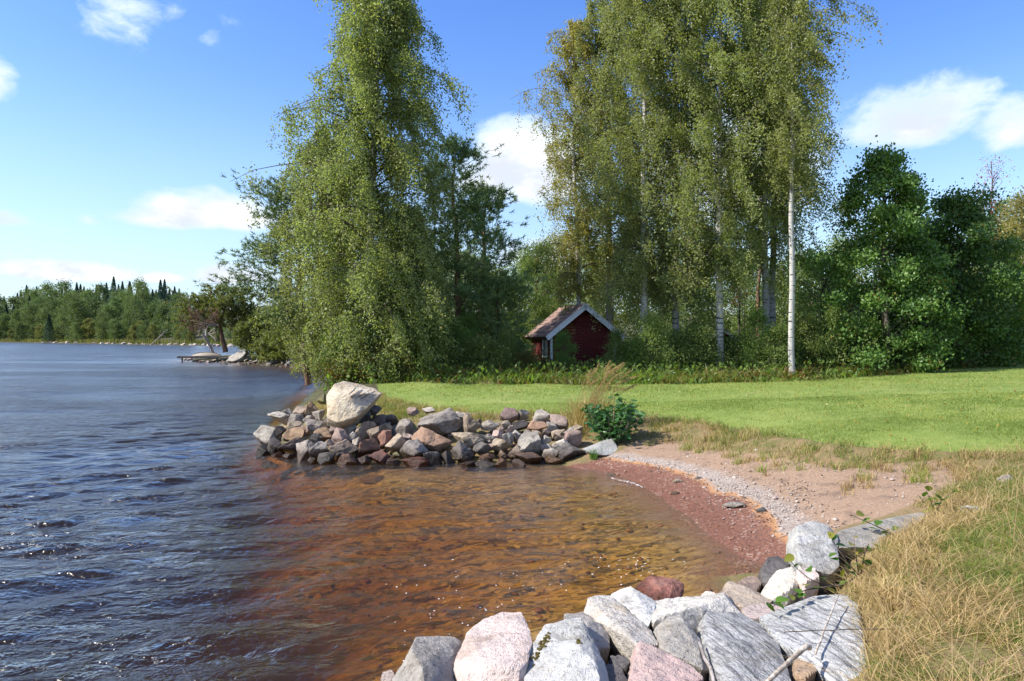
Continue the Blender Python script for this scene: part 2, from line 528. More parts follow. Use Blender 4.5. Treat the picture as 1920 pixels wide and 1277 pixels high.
M['lf_back'] = leaf_mat('background_leaves', (0.133, 0.187, 0.051), (0.250, 0.312, 0.081), (0.24, 0.21, 0.06), 0.93, 0.4)
M['lf_alder'] = leaf_mat('alder_leaves', (0.042, 0.113, 0.034), (0.085, 0.198, 0.057), (0.09, 0.15, 0.05), 0.95, 0.3, 0.35, 0.5)
M['lf_sprig'] = leaf_mat('sprig_leaves', (0.07, 0.15, 0.02), (0.12, 0.22, 0.03), (0.30, 0.26, 0.04), 0.95, 0.4, 0.4, 0.45)
M['lf_sprig_y'] = leaf_mat('sprig_leaves_yellow', (0.30, 0.24, 0.04), (0.38, 0.30, 0.06), (0.30, 0.15, 0.04), 0.95, 0.4, 0.4, 0.45)
M['lf_pine'] = leaf_mat('pine_needles', (0.082, 0.144, 0.060), (0.232, 0.324, 0.116), (0.16, 0.10, 0.04), 0.97, 0.18, 0.5, 0.35, 1.3)
M['lf_pine2'] = leaf_mat('pine_needles_shore', (0.095, 0.13, 0.035), (0.24, 0.27, 0.075), (0.28, 0.18, 0.07), 0.93, 0.3, 0.5, 0.35, 0.8)
M['lf_dead'] = leaf_mat('dead_needles', (0.17, 0.09, 0.07), (0.24, 0.14, 0.11), (0.20, 0.13, 0.10), 0.9, 0.2, 0.7, 0.2)
M['lf_far'] = leaf_mat('far_broadleaf', (0.086, 0.132, 0.055), (0.173, 0.230, 0.084), (0.15, 0.15, 0.05), 0.93, 0.3, 0.6, 0.2, 0.15)
M['lf_far_y'] = leaf_mat('far_olive', (0.132, 0.149, 0.050), (0.220, 0.226, 0.072), (0.17, 0.15, 0.06), 0.9, 0.3, 0.6, 0.2, 0.15)
M['lf_spruce'] = leaf_mat('far_spruce', (0.032, 0.071, 0.051), (0.066, 0.121, 0.074), (0.05, 0.075, 0.04), 0.95, 0.15, 0.6, 0.2, 0.2)
M['gr_lawn'] = leaf_mat('lawn_grass', (0.135, 0.19, 0.036), (0.315, 0.35, 0.105), (0.42, 0.37, 0.16), 0.92, 0.4, 0.5, 0.3, 0.8, 0.68)
M['gr_dry'] = leaf_mat('dry_grass', (0.30, 0.215, 0.09), (0.56, 0.43, 0.21), (0.16, 0.10, 0.045), 0.88, 0.35, 0.6, 0.25, 1.5)
M['gr_green'] = leaf_mat('bank_grass', (0.12, 0.185, 0.025), (0.24, 0.29, 0.06), (0.46, 0.36, 0.15), 0.74, 0.4, 0.5, 0.3, 1.5)
M['gr_head'] = leaf_mat('grass_seed_heads', (0.36, 0.25, 0.13), (0.5, 0.38, 0.22), (0.3, 0.2, 0.1), 0.95, 0.4, 0.7, 0.2)


def bark_mat(name, base, dark, birch=False, sc=1.0):
    m, T, out = new_mat(name)
    tc = T.n('ShaderNodeTexCoord')
    co = tc.outputs['Object']
    if birch:
        n1 = T.noise(T.mapping(co, scale=(2.2, 2.2, 17)), 1.0, 4, 0.62, 0.25)
        n2 = T.noise(T.mapping(co, scale=(5, 5, 5)), 1.0, 4, 0.6)
        n3 = T.noise(T.mapping(co, scale=(4, 4, 1.2)), 1.0, 3, 0.6)
        col = T.mix(T.ramp(n2, 0.35, 0.7), base, tuple(x * 0.78 for x in base))
        col = T.mix(T.ramp(n1, 0.57, 0.62), col, dark)
        col = T.mix(T.ramp(n3, 0.6, 0.7), col, (0.13, 0.115, 0.10))
        hgt = n1
    else:
        n1 = T.noise(T.mapping(co, scale=(14 * sc, 14 * sc, 3 * sc)), 1.0, 4, 0.65, 0.4)
        col = T.mix(T.ramp(n1, 0.4, 0.62), dark, base)
        hgt = n1
    principled(T, out, col, 0.8, 0.2, bump(T, hgt, 0.5, 0.02))
    return m


M['bk_birch'] = bark_mat('birch_bark', (0.50, 0.48, 0.45), (0.05, 0.045, 0.04), True)
M['bk_twig'] = bark_mat('birch_twigs', (0.13, 0.10, 0.075), (0.06, 0.045, 0.035))
M['bk_grey'] = bark_mat('grey_bark', (0.17, 0.145, 0.115), (0.07, 0.055, 0.045))
M['bk_pine'] = bark_mat('pine_bark', (0.27, 0.155, 0.09), (0.09, 0.06, 0.045))
M['bk_dead'] = bark_mat('dead_wood', (0.38, 0.34, 0.31), (0.20, 0.17, 0.15))
M['bk_stick'] = bark_mat('weathered_stick', (0.60, 0.53, 0.44), (0.32, 0.26, 0.20), sc=2)


def simple_mat(name, col, rough=0.7, spec=0.3, var=0.15, scale=8.0, bstr=0.2):
    m, T, out = new_mat(name)
    tc = T.n('ShaderNodeTexCoord'); oi = T.n('ShaderNodeObjectInfo')
    nz = T.noise(tc.outputs['Object'], scale, 5, 0.65, 0.2)
    c = T.hsv(T.mix(0.0, col, col), 0.5, 1.0, T.math('ADD', T.ramp(nz, 0.3, 0.7, 1 - var, 1 + var), T.ramp(oi.outputs['Random'], 0, 1, -var, var, False)))
    principled(T, out, c, rough, spec, bump(T, nz, bstr, 0.01))
    return m


M['wall_red'] = simple_mat('falu_red_boards', (0.105, 0.019, 0.017), 0.85, 0.2, 0.14, 10)
M['white_paint'] = simple_mat('white_painted_wood', (0.74, 0.75, 0.77), 0.6, 0.3, 0.06, 6)
M['tile'] = simple_mat('clay_roof_tile', (0.27, 0.18, 0.15), 0.85, 0.2, 0.45, 5)
M['glass'] = simple_mat('window_glass', (0.05, 0.06, 0.07), 0.08, 0.6, 0.05, 2, 0.0)
M['door_dark'] = simple_mat('dark_boards', (0.07, 0.035, 0.03), 0.8, 0.2)
M['dock'] = simple_mat('dock_boards', (0.10, 0.09, 0.085), 0.8, 0.2, 0.25)
M['boat'] = simple_mat('pale_hull', (0.30, 0.26, 0.20), 0.6, 0.3, 0.12, 3)
M['white_wall'] = simple_mat('white_wall', (0.72, 0.72, 0.72), 0.7, 0.2, 0.05)
M['moss'] = simple_mat('moss', (0.07, 0.055, 0.015), 0.95, 0.1, 0.4, 60)
M['foam'] = simple_mat('foam', (0.8, 0.78, 0.74), 0.6, 0.4, 0.05)
M['pebble'] = simple_mat('pebbles', (0.50, 0.41, 0.34), 0.85, 0.25, 0.35, 3)


def pebble_mat():
    m, T, out = new_mat('beach_pebbles')
    at = T.n('ShaderNodeAttribute', attribute_name='tint')
    r = T.n('ShaderNodeValToRGB')
    T.l(at.outputs['Fac'], r.inputs[0])
    cr = r.color_ramp
    cols = [(0.0, (0.16, 0.11, 0.09)), (0.12, (0.34, 0.28, 0.24)), (0.4, (0.45, 0.38, 0.33)), (0.6, (0.36, 0.26, 0.21)), (0.8, (0.50, 0.45, 0.40)), (1.0, (0.28, 0.25, 0.22))]
    cr.elements[0].position, cr.elements[0].color = cols[0][0], (*cols[0][1], 1)
    cr.elements[1].position, cr.elements[1].color = cols[-1][0], (*cols[-1][1], 1)
    for p, c in cols[1:-1]:
        e = cr.elements.new(p); e.color = (*c, 1)
    geo = T.n('ShaderNodeNewGeometry')
    sep = T.n('ShaderNodeSeparateXYZ'); T.l(geo.outputs['Position'], sep.inputs[0])
    w = T.ramp(sep.outputs[2], 0.035, 0.10, 1, 0)
    col = T.mix(w, r.outputs[0], T.mix(1.0, r.outputs[0], (0.52, 0.29, 0.2), 'MULTIPLY'))
    principled(T, out, col, T.ramp(w, 0, 1, 0.85, 0.4), 0.3)
    return m
M['pebbles'] = pebble_mat()


def terrain_mat():
    m, T, out = new_mat('terrain')
    geo = T.n('ShaderNodeNewGeometry')
    P = geo.outputs['Position']
    sep = T.n('ShaderNodeSeparateXYZ'); T.l(P, sep.inputs[0])
    z = sep.outputs[2]
    A = lambda k: T.n('ShaderNodeAttribute', attribute_name=k).outputs['Fac']
    n_s = T.noise(P, 0.6, 4, 0.6); n_m = T.noise(P, 4.0, 5, 0.65, 0.3); n_f = T.noise(P, 30.0, 4, 0.65); n_x = T.noise(P, 140.0, 2, 0.6)
    # forest floor / soil
    soil = T.mix(T.ramp(n_m, 0.35, 0.65), (0.045, 0.038, 0.022), (0.085, 0.085, 0.03))
    # lawn: thatch between the blades
    lawn = T.mix(T.ramp(n_m, 0.35, 0.7), (0.14, 0.20, 0.035), (0.20, 0.265, 0.055))
    lawn = T.mix(T.ramp(n_s, 0.45, 0.7), lawn, (0.23, 0.27, 0.07))
    lawn = T.mix(T.math('MULTIPLY', T.ramp(n_x, 0.5, 0.8), 0.4), lawn, (0.30, 0.32, 0.10))
    # dry grass bank
    dry = T.mix(T.ramp(n_m, 0.38, 0.62), (0.24, 0.165, 0.085), (0.15, 0.135, 0.045))
    dry = T.mix(T.ramp(n_f, 0.5, 0.65), dry, (0.20, 0.13, 0.075))
    # sand: dry pink sand above, washed gravel band, orange line, wet red sand at the water
    zz = T.math('ADD', z, T.math('MULTIPLY', T.math('SUBTRACT', n_m, 0.5), 0.06))
    zz = T.math('ADD', zz, T.math('MULTIPLY', T.math('SUBTRACT', n_s, 0.5), 0.05))
    vor = T.n('ShaderNodeTexVoronoi', feature='F1'); T.l(P, vor.inputs['Vector']); vor.inputs['Scale'].default_value = 38.0
    cellv = T.n('ShaderNodeSeparateColor'); T.l(vor.outputs['Color'], cellv.inputs[0])
    dsand = T.mix(T.ramp(n_f, 0.35, 0.65), (0.35, 0.235, 0.155), (0.25, 0.165, 0.11))
    dsand = T.mix(T.ramp(n_m, 0.5, 0.7), dsand, (0.19, 0.13, 0.09))
    grav = T.mix(cellv.outputs[0], (0.40, 0.33, 0.275), (0.23, 0.18, 0.15))
    wet = T.mix(T.ramp(n_f, 0.4, 0.62), (0.22, 0.098, 0.062), (0.13, 0.062, 0.042))
    wet = T.mix(T.math('MULTIPLY', T.ramp(cellv.outputs[1], 0.82, 0.86), T.ramp(n_m, 0.42, 0.6)), wet, (0.33, 0.21, 0.16))
    org = (0.42, 0.22, 0.10)
    sand = T.mix(T.ramp(zz, 0.10, 0.125), wet, org)
    sand = T.mix(T.ramp(zz, 0.118, 0.14), sand, grav)
    sand = T.mix(T.ramp(zz, 0.165, 0.215), sand, dsand)
    # lake bed: brown sand and stones, gold and dark sand streaks painting in caustic light
    caustic_co = T.mapping(T.vmath('ADD', P, T.vmath('MULTIPLY', T.noise(P, 1.6, 3, 0.6, color=True), (0.9, 0.5, 0.0))), scale=(2.2, 7.5, 2), rot=(0, 0, R(-12)))
    caustic_n = T.noise(caustic_co, 1.0, 5, 0.66, 1.2)
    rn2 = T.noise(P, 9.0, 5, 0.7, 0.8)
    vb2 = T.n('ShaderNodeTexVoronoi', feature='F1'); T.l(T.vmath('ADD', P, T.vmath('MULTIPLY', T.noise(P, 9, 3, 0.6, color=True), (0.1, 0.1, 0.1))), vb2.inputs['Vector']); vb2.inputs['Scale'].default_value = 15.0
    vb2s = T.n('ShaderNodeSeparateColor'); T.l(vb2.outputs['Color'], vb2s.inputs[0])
    bed = T.mix(T.ramp(caustic_n, 0.40, 0.58), (0.06, 0.048, 0.033), (0.50, 0.37, 0.20))
    bed = T.mix(T.ramp(rn2, 0.54, 0.66), bed, (0.16, 0.12, 0.07))
    bed = T.mix(T.ramp(vb2s.outputs[0], 0.66, 0.72), bed, T.mix(vb2s.outputs[1], (0.20, 0.15, 0.10), (0.60, 0.48, 0.30)))
    bed = T.mix(T.ramp(T.math('ADD', z, T.math('MULTIPLY', rn2, 0.18)), -0.12, 0.07, 0, 0.85), bed, T.mix(T.ramp(n_f, 0.4, 0.62), (0.24, 0.125, 0.075), (0.13, 0.072, 0.045)))
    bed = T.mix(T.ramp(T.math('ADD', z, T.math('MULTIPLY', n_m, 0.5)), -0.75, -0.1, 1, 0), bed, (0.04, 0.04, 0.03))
    col = T.mix(A('w_forest'), soil, soil)
    col = T.mix(T.ramp(T.math('ADD', A('w_dry'), T.math('MULTIPLY', T.math('SUBTRACT', n_f, 0.5), 0.7)), 0.3, 0.7), col, dry)
    col = T.mix(T.ramp(T.math('ADD', A('w_lawn'), T.math('MULTIPLY', T.math('SUBTRACT', n_f, 0.5), 0.7)), 0.3, 0.7), col, lawn)
    col = T.mix(T.ramp(T.math('ADD', A('w_sand'), T.math('MULTIPLY', T.math('SUBTRACT', n_f, 0.5), 0.7)), 0.3, 0.7), col, sand)
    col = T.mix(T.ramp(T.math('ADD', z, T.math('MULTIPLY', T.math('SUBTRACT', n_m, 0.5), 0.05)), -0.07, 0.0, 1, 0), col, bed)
    rough = T.ramp(z, 0.02, 0.11, 0.35, 0.9)
    hgt = T.math('ADD', T.math('MULTIPLY', n_f, 0.8), T.math('MULTIPLY', n_x, 0.25))
    principled(T, out, col, rough, 0.3, bump(T, hgt, 0.8, 0.025))
    return m
M['terrain'] = terrain_mat()


def water_mat():
    m, T, out = new_mat('lake_water')
    geo = T.n('ShaderNodeNewGeometry')
    P = geo.outputs['Position']
    A = T.n('ShaderNodeAttribute', attribute_name='calm').outputs['Fac']
    r1 = T.mapping(P, scale=(1.0, 2.1, 1), rot=(0, 0, R(-14)))
    n0 = T.noise(r1, 0.55, 2, 0.5, 0.5)
    n1 = T.noise(r1, 1.7, 3, 0.55, 0.6)
    n2 = T.noise(T.mapping(P, scale=(1.0, 1.7, 1), rot=(0, 0, R(22))), 5.5, 3, 0.6, 0.6)
    n3 = T.noise(P, 19.0, 2, 0.55, 0.4)
    h = T.math('ADD', T.math('MULTIPLY', n1, 0.085), T.math('MULTIPLY', n2, 0.055))
    h = T.math('ADD', h, T.math('MULTIPLY', n3, 0.016))
    h = T.math('ADD', h, T.math('MULTIPLY', n0, 0.15))
    gust = T.noise(T.mapping(P, scale=(0.06, 0.16, 1), rot=(0, 0, R(8))), 1.0, 3, 0.6, 0.8)
    nfar = T.noise(T.mapping(P, scale=(0.13, 0.34, 1), rot=(0, 0, R(-6))), 1.0, 4, 0.62, 0.6)
    h = T.math('ADD', h, T.math('MULTIPLY', nfar, 0.42))
    h = T.math('MULTIPLY', T.math('MULTIPLY', h, A), T.ramp(gust, 0.3, 0.7, 0.6, 1.35))
    b = T.n('ShaderNodeBump'); b.inputs['Strength'].default_value = 1.0; b.inputs['Distance'].default_value = 1.0
    T.l(h, b.inputs['Height'])
    # Schlick's reflectance, the same from above and from below (light that came in through the surface also gets out)
    cosi = T.math('ABSOLUTE', T.vmath('DOT_PRODUCT', b.outputs[0], geo.outputs['Incoming']))
    fres = T.math('ADD', 0.02, T.math('MULTIPLY', T.math('POWER', T.math('SUBTRACT', 1.0, cosi, clamp=True), 5.0), 0.98))
    tr = T.n('ShaderNodeBsdfTransparent'); tr.inputs[0].default_value = (1, 1, 1, 1)
    gl = T.n('ShaderNodeBsdfGlossy'); gl.inputs['Roughness'].default_value = 0.2
    gl.inputs['Color'].default_value = (1, 1, 1, 1)
    T.l(b.outputs[0], gl.inputs['Normal'])
    mx = T.n('ShaderNodeMixShader')
    # the lake is a little turbid: some light comes back from just under the surface
    df = T.n('ShaderNodeBsdfDiffuse'); df.inputs[0].default_value = (0.20, 0.14, 0.09, 1)
    tb = T.n('ShaderNodeMixShader'); tb.inputs[0].default_value = 0.07
    T.l(tr.outputs[0], tb.inputs[1]); T.l(df.outputs[0], tb.inputs[2])
    T.l(fres, mx.inputs[0]); T.l(tb.outputs[0], mx.inputs[1]); T.l(gl.outputs[0], mx.inputs[2])
    T.l(mx.outputs[0], out.inputs[0])
    va = T.n('ShaderNodeVolumeAbsorption')
    va.inputs['Color'].default_value = (0.765, 0.565, 0.0, 1)
    va.inputs['Density'].default_value = 1.95
    T.l(va.outputs[0], out.inputs['Volume'])
    return m
M['water'] = water_mat()

# ------------------------------------------------------------------ terrain
SHORE_PX = [(660, 1310), (735, 1262), (860, 1215), (960, 1165), (1060, 1135), (1150, 1118), (1260, 1112), (1340, 1103), (1395, 1090), (1396, 1072), (1345, 1015), (1275, 957),
            (1205, 912), (1160, 893), (1110, 880), (1050, 873), (960, 880), (860, 880), (760, 876), (650, 868), (560, 860), (490, 848), (462, 826), (470, 800), (520, 772), (580, 738),
            (612, 712), (616, 700), (608, 690), (560, 687), (500, 682), (420, 680), (345, 676)]
shore = []
for x, y in SHORE_PX:
    p = CP(x, y, 0)
    if x < 1065 and 738 < y < 890:      # under the heaped stones of the point
        L = math.hypot(p[0] + 2.0, p[1] - 15.5); p = (p[0] - (p[0] + 2.0) / L * 0.75, p[1] - (p[1] - 15.5) / L * 0.75, 0)
    elif y > 1060 and x < 1398:         # under the boulders of the near bank
        p = (p[0] + 0.22, p[1] - 0.62, 0)
    shore.append(p)
shore = [(-1.3, 3.0, 0), (-2.5, 2.0, 0), (-4, 0.5, 0), (-6, -3, 0), (-9, -14, 0)][::-1] + shore + [(-33, 66, 0), (-32, 71, 0), (-29, 80, 0), (-27, 95, 0), (-29, 115, 0), (-40, 136, 0)] + \
        [CP(440, 650, 0), CP(300, 647, 0), CP(180, 645, 0), CP(70, 643, 0), (-211, 282, 0), (-300, 330, 0), (-500, 420, 0), (-900, 600, 0)]

LAWN_FRONT = [CP(*p) for p in [(712, 736, .56), (722, 752, .55), (800, 766, .55), (900, 776, .55), (1000, 777, .55), (1100, 777, .55), (1200, 779, .54), (1300, 792, .55), (1400, 808, .55),
                               (1500, 826, .56), (1600, 838, .58), (1700, 845, .6), (1800, 850, .62), (1920, 854, .66), (2100, 866, .72)]]
LAWN_BACK = [CP(*p) for p in [(2300, 672, 1.25), (1920, 682, 1.1), (1750, 697, .85), (1600, 708, .72), (1500, 714, .62), (1300, 720, .57), (1100, 722, .56), (900, 722, .56), (706, 720, .56)]]
lawn_poly = np.array([p[:2] for p in LAWN_FRONT] + [(30.0, 20.0)] + [p[:2] for p in LAWN_BACK])
SAND_TOP = [CP(*p) for p in [(1095, 868, .06), (1170, 846, .2), (1210, 824, .26), (1300, 840, .31), (1400, 853, .34), (1500, 868, .37), (1580, 880, .4), (1660, 872, .46), (1760, 866, .52), (1850, 880, .54),
                             (1800, 905, .5), (1740, 935, .43), (1660, 965, .34), (1580, 985, .24), (1500, 1030, .12), (1430, 1075, .04)]]
sand_poly = np.array([p[:2] for p in SAND_TOP] + [(2.0, 6.3), (1.6, 6.6), (0.8, 8.0), (0.5, 10.0), (0.6, 11.6)])

cps = list(shore) + LAWN_FRONT + LAWN_BACK + SAND_TOP
BED = [(1250, 1050, .13), (1320, 1020, .05), (1230, 980, .09), (1150, 1000, .2), (1150, 930, .12), (1050, 920, .18), (1000, 960, .26), (1000, 1050, .33), (850, 1100, .42), (850, 960, .38), (700, 1000, .55),
       (700, 1150, .5), (640, 1250, .55), (550, 1000, .62), (550, 900, .5), (700, 910, .35), (450, 1000, .9), (450, 1200, .95), (300, 1100, 1.9), (200, 1277, 2.0), (100, 900, 2.6), (300, 900, 1.9),
       (400, 850, 1.3), (430, 800, 1.0), (300, 780, 2.3), (490, 750, 1.0), (560, 716, .8), (300, 700, 3), (0, 700, 3.2), (200, 660, 3.5), (0, 655, 4), (500, 700, 1.5)]
for x, y, dd in BED:
    p = CP(x, y, 0); cps.append((p[0], p[1], -dd))
cps += [(-6, 3, -1.6), (-4, 2.8, -.9), (-12, 3, -2.4), (-12, -5, -2.4), (-40, 0, -4), (-200, 0, -5), (-200, 100, -5), (-80, 60, -4), (-900, 100, -5), (-900, -500, -5), (-60, -60, -4), (-100, 130, -2.5)]
# land round the photographer, the near bank and what lies beyond the trees
cps += [(0.0, 0.0, .55), (0, 2.6, .46), (1.0, 3.0, .36), (1.9, 3.5, .45), (0.3, 3.2, .15), (1.4, 4.2, .15), (2.0, 4.2, .34), (2.6, 4.7, .46), (2.2, 5.2, .15), (2.9, 5.5, .40), (3.3, 6.0, .42), (-1, 1, .4), (3.5, 3.5, .6),
        (4.5, 5, .62), (5.5, 6.8, .66), (7, 7, .75), (10, 5, .9), (4, 0, .65), (0, -20, 1), (30, 0, 1.6), (30, 40, 1.4), (10, 40, .75), (0, 40, .7), (-6, 32, .6), (-9, 40, .5), (-11.5, 50, .4), (-14, 60, .8),
        (-22, 63, .55), (-28, 66, .4), (-22, 75, .7), (-15, 80, 1), (0, 80, 1.3), (40, 80, 2.5), (-15, 120, 1.2), (0, 150, 2), (-20, 180, 2), (-70, 190, 3), (-120, 240, 4), (-180, 310, 6), (-260, 370, 8),
        (-60, 260, 10), (-140, 330, 14), (-200, 400, 16), (60, 300, 12), (-300, 520, 22), (0, 600, 20), (600, 600, 20), (-900, 900, 24), (900, 900, 24), (900, 0, 4), (200, 100, 4), (60, -60, 2), (400, -600, 4), (0, -900, 3), (900, -900, 3), (-900, -900, -5)]
for (x, y), z in [((-4.0, 14.2), .3), ((-3.0, 13.9), .34), ((-1.5, 13.7), .36), ((0, 13.5), .36), ((0.9, 13.2), .34), ((-4.6, 15.6), .4), ((-4.4, 18), .48), ((-5.0, 20), .5), ((-5.4, 23), .5), ((-6.4, 29), .5)]:
    cps.append((x, y, z))
cps = np.array(cps, float)
# the water's edge in more points
sh = np.array(shore)[:, :2]
seg = []
for a, b in zip(sh[:-1], sh[1:]):
    L = np.linalg.norm(b - a); k = int(min(3, L / 0.5))
    for i in range(1, k):
        seg.append([*(a + (b - a) * i / k), 0])
cps = np.concatenate([cps, np.array(seg)]) if seg else cps
_, uq = np.unique(np.round(cps[:, :2], 2), axis=0, return_index=True)
cps = cps[uq]


def kern(r2):
    return np.sqrt(r2 + 0.04)


_K = kern(((cps[:, None, :2] - cps[None, :, :2]) ** 2).sum(-1))
_n = len(cps)
_A = np.zeros((_n + 1, _n + 1)); _A[:_n, :_n] = _K; _A[_n, :_n] = 1; _A[:_n, _n] = 1
_w = np.linalg.solve(_A + np.diag(np.r_[np.full(_n, -1e-3), 0]), np.r_[cps[:, 2], 0])


def height(x, y):
    x = np.atleast_1d(np.asarray(x, float)); y = np.atleast_1d(np.asarray(y, float))
    out = np.empty(len(x))
    for i in range(0, len(x), 20000):
        s = slice(i, i + 20000)
        r2 = (x[s, None] - cps[None, :, 0]) ** 2 + (y[s, None] - cps[None, :, 1]) ** 2
        out[s] = kern(r2) @ _w[:_n] + _w[_n]
    return out


def hz(x, y):
    return float(height([x], [y])[0])


def in_poly(x, y, poly):
    ins = np.zeros(len(x), bool)
    x2, y2 = np.roll(poly[:, 0], -1), np.roll(poly[:, 1], -1)
    for ax, ay, bx, by in zip(poly[:, 0], poly[:, 1], x2, y2):
        c = ((ay > y) != (by > y))
        with np.errstate(divide='ignore', invalid='ignore'):
            xi = (bx - ax) * (y - ay) / (by - ay) + ax
        ins ^= c & (x < xi)
    return ins


def poly_dist(x, y, poly, closed=True):
    d = np.full(len(x), 1e9)
    n = len(poly)
    for i in range(n if closed else n - 1):
        a, b = poly[i], poly[(i + 1) % n]
        ab = b - a; L = ab @ ab + 1e-12
        t = np.clip(((x - a[0]) * ab[0] + (y - a[1]) * ab[1]) / L, 0, 1)
        d = np.minimum(d, np.hypot(x - a[0] - t * ab[0], y - a[1] - t * ab[1]))
    return d


def sdf(x, y, poly):
    d = poly_dist(x, y, poly)
    return np.where(in_poly(x, y, poly), d, -d)


def ss(v, a, b):
    t = np.clip((v - a) / (b - a), 0, 1)
    return t * t * (3 - 2 * t)


def axis(a, b, step, lo, hi, grow):
    mid = list(np.arange(a, b + 1e-6, step))
    v, s = b, step
    while v < hi:
        s *= grow; v += s; mid.append(v)
    v, s = a, step
    while v > lo:
        s *= grow; v -= s; mid.insert(0, v)
    return np.array(mid)


def build_terrain():
    xs = axis(-6, 8.5, 0.075, -950, 950, 1.07)
    ys = axis(1.5, 16, 0.075, -950, 950, 1.06)
    X, Y = np.meshgrid(xs, ys)
    x, y = X.ravel(), Y.ravel()
    z = height(x, y)
    P = np.stack([x, y, z * 0], 1)
    near = np.exp(-np.maximum(0, np.hypot(x, y) - 30) / 60)
    sl = sdf(x, y, lawn_poly); sd = sdf(x, y, sand_poly)
    wl, wsand = ss(sl, -0.12, 0.12), ss(sd, -0.12, 0.10)
    rough = 0.05 * (1 - wl) * (1 - 0.7 * wsand) + 0.012
    z = z + near * rough * (0.7 * sphere_noise(P, 3, 0.9, 3) + 0.4 * sphere_noise(P, 4, 4.5, 2)) * ss(np.abs(z), 0.0, 0.12)
    # grassy bank round the lawn and on the near right
    near_bank = (y < 12) & (x > -3) & (sl < 0)
    band = (sl > -3.2) & (sl <= 0) & (y < 20)
    wdry = np.where(near_bank | band, 1.0, 0.0)
    wf = 1 - np.maximum(wl, np.maximum(wdry, wsand))
    nx, ny = len(xs), len(ys)
    i = (np.arange(ny - 1)[:, None] * nx + np.arange(nx - 1)[None, :]).ravel()
    Q = np.stack([i, i + 1, i + nx + 1, i + nx], 1)
    zc = z[Q].mean(1); slc = sl[Q].mean(1); sdc = sd[Q].mean(1); dr = wdry[Q].mean(1)
    kind = np.full(len(Q), 3)
    kind[dr > 0.5] = 2
    kind[sdc > 0] = 1
    kind[slc > 0] = 0
    kind[zc < 0] = 4
    V = np.stack([x, y, z], 1)
    # one set of normals for all the sheets, so that no seam shows
    def idx(a): return a.reshape(ny, nx)
    gy, gx = np.gradient(idx(z), ys, xs)
    Nn = np.stack([-gx.ravel(), -gy.ravel(), np.ones(len(x))], 1); Nn /= np.linalg.norm(Nn, axis=1)[:, None]
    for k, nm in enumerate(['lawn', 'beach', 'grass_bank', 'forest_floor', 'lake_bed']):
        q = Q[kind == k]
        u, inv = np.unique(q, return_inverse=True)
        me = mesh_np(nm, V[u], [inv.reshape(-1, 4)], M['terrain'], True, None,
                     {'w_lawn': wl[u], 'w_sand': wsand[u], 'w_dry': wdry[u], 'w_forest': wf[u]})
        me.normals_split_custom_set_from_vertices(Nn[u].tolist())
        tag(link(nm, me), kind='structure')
build_terrain()


# ------------------------------------------------------------------ the lake: real waves on top, brown water below
def build_water():
    xs = axis(-7.5, 3.2, 0.055, -1000, 40, 1.045)
    ys = axis(3.0, 14, 0.05, -60, 700, 1.03)
    X, Y = np.meshgrid(xs, ys); x, y = X.ravel(), Y.ravel()
    g = np.random.default_rng(5)
    stepx = np.interp(x, xs, np.gradient(xs)); stepy = np.interp(y, ys, np.gradient(ys))
    step = np.maximum(stepx, stepy)
    depth = -height(x, y)
    calm = 0.6 + 0.4 * ss(depth, 0.15, 1.5)
    calm *= 0.25 + 0.75 * ss(depth, -0.02, 0.25)
    z = np.zeros(len(x))
    for i in range(60):
        lam = float(np.exp(g.uniform(np.log(0.2), np.log(1.5))))
        th = math.radians(-58 + g.normal() * 26)
        k = 2 * np.pi / lam
        a = 0.0048 * lam ** 0.8
        fade = ss(lam / (step * 4.0), 0.8, 1.6)
        ph = k * (x * math.cos(th) + y * math.sin(th)) + g.uniform(0, 6.28)
        gust = 0.65 + 0.5 * np.sin(x * g.normal() * .5 + y * g.normal() * .5 + g.uniform(0, 6.28))
        z += fade * a * gust * (np.sin(ph) + 0.3 * np.sin(2 * ph + 1.57))
    z *= calm
    nx, ny = len(xs), len(ys)
    i = (np.arange(ny - 1)[:, None] * nx + np.arange(nx - 1)[None, :]).ravel()
    Q = np.stack([i, i + 1, i + nx + 1, i + nx], 1)
    V = np.stack([x, y, z], 1)
    # closed body: sides and a bottom far below the bed
    b = np.concatenate([np.arange(nx), np.arange(1, ny) * nx + nx - 1, (ny - 1) * nx + np.arange(nx - 2, -1, -1), np.arange(ny - 2, 0, -1) * nx])
    nb = len(b); n0 = len(V)
    low = V[b].copy(); low[:, 2] = -30
    ctr = np.array([[(xs[0] + xs[-1]) / 2, (ys[0] + ys[-1]) / 2, -30]])
    V = np.concatenate([V, low, ctr])
    j = np.arange(nb); j2 = (j + 1) % nb
    S = np.stack([b[j2], b[j], n0 + j, n0 + j2], 1)
    Tt = np.stack([n0 + j2, n0 + j, np.full(nb, n0 + nb)], 1)
    me = mesh_np('lake_water', V, [Tt, np.concatenate([Q, S])], M['water'], True, None, {'calm': np.concatenate([calm, np.ones(nb + 1)])})
    tag(link('lake_water', me), kind='structure')
build_water()

# ------------------------------------------------------------------ stones of the point
def pile_depth(px, py):
    D = float(np.interp(py, [730, 750, 770, 800, 840, 870, 885], [15.4, 14.7, 14.0, 13.2, 12.3, 11.75, 11.45]))
    return D + max(0.0, (600 - px) / 120 * 0.75)


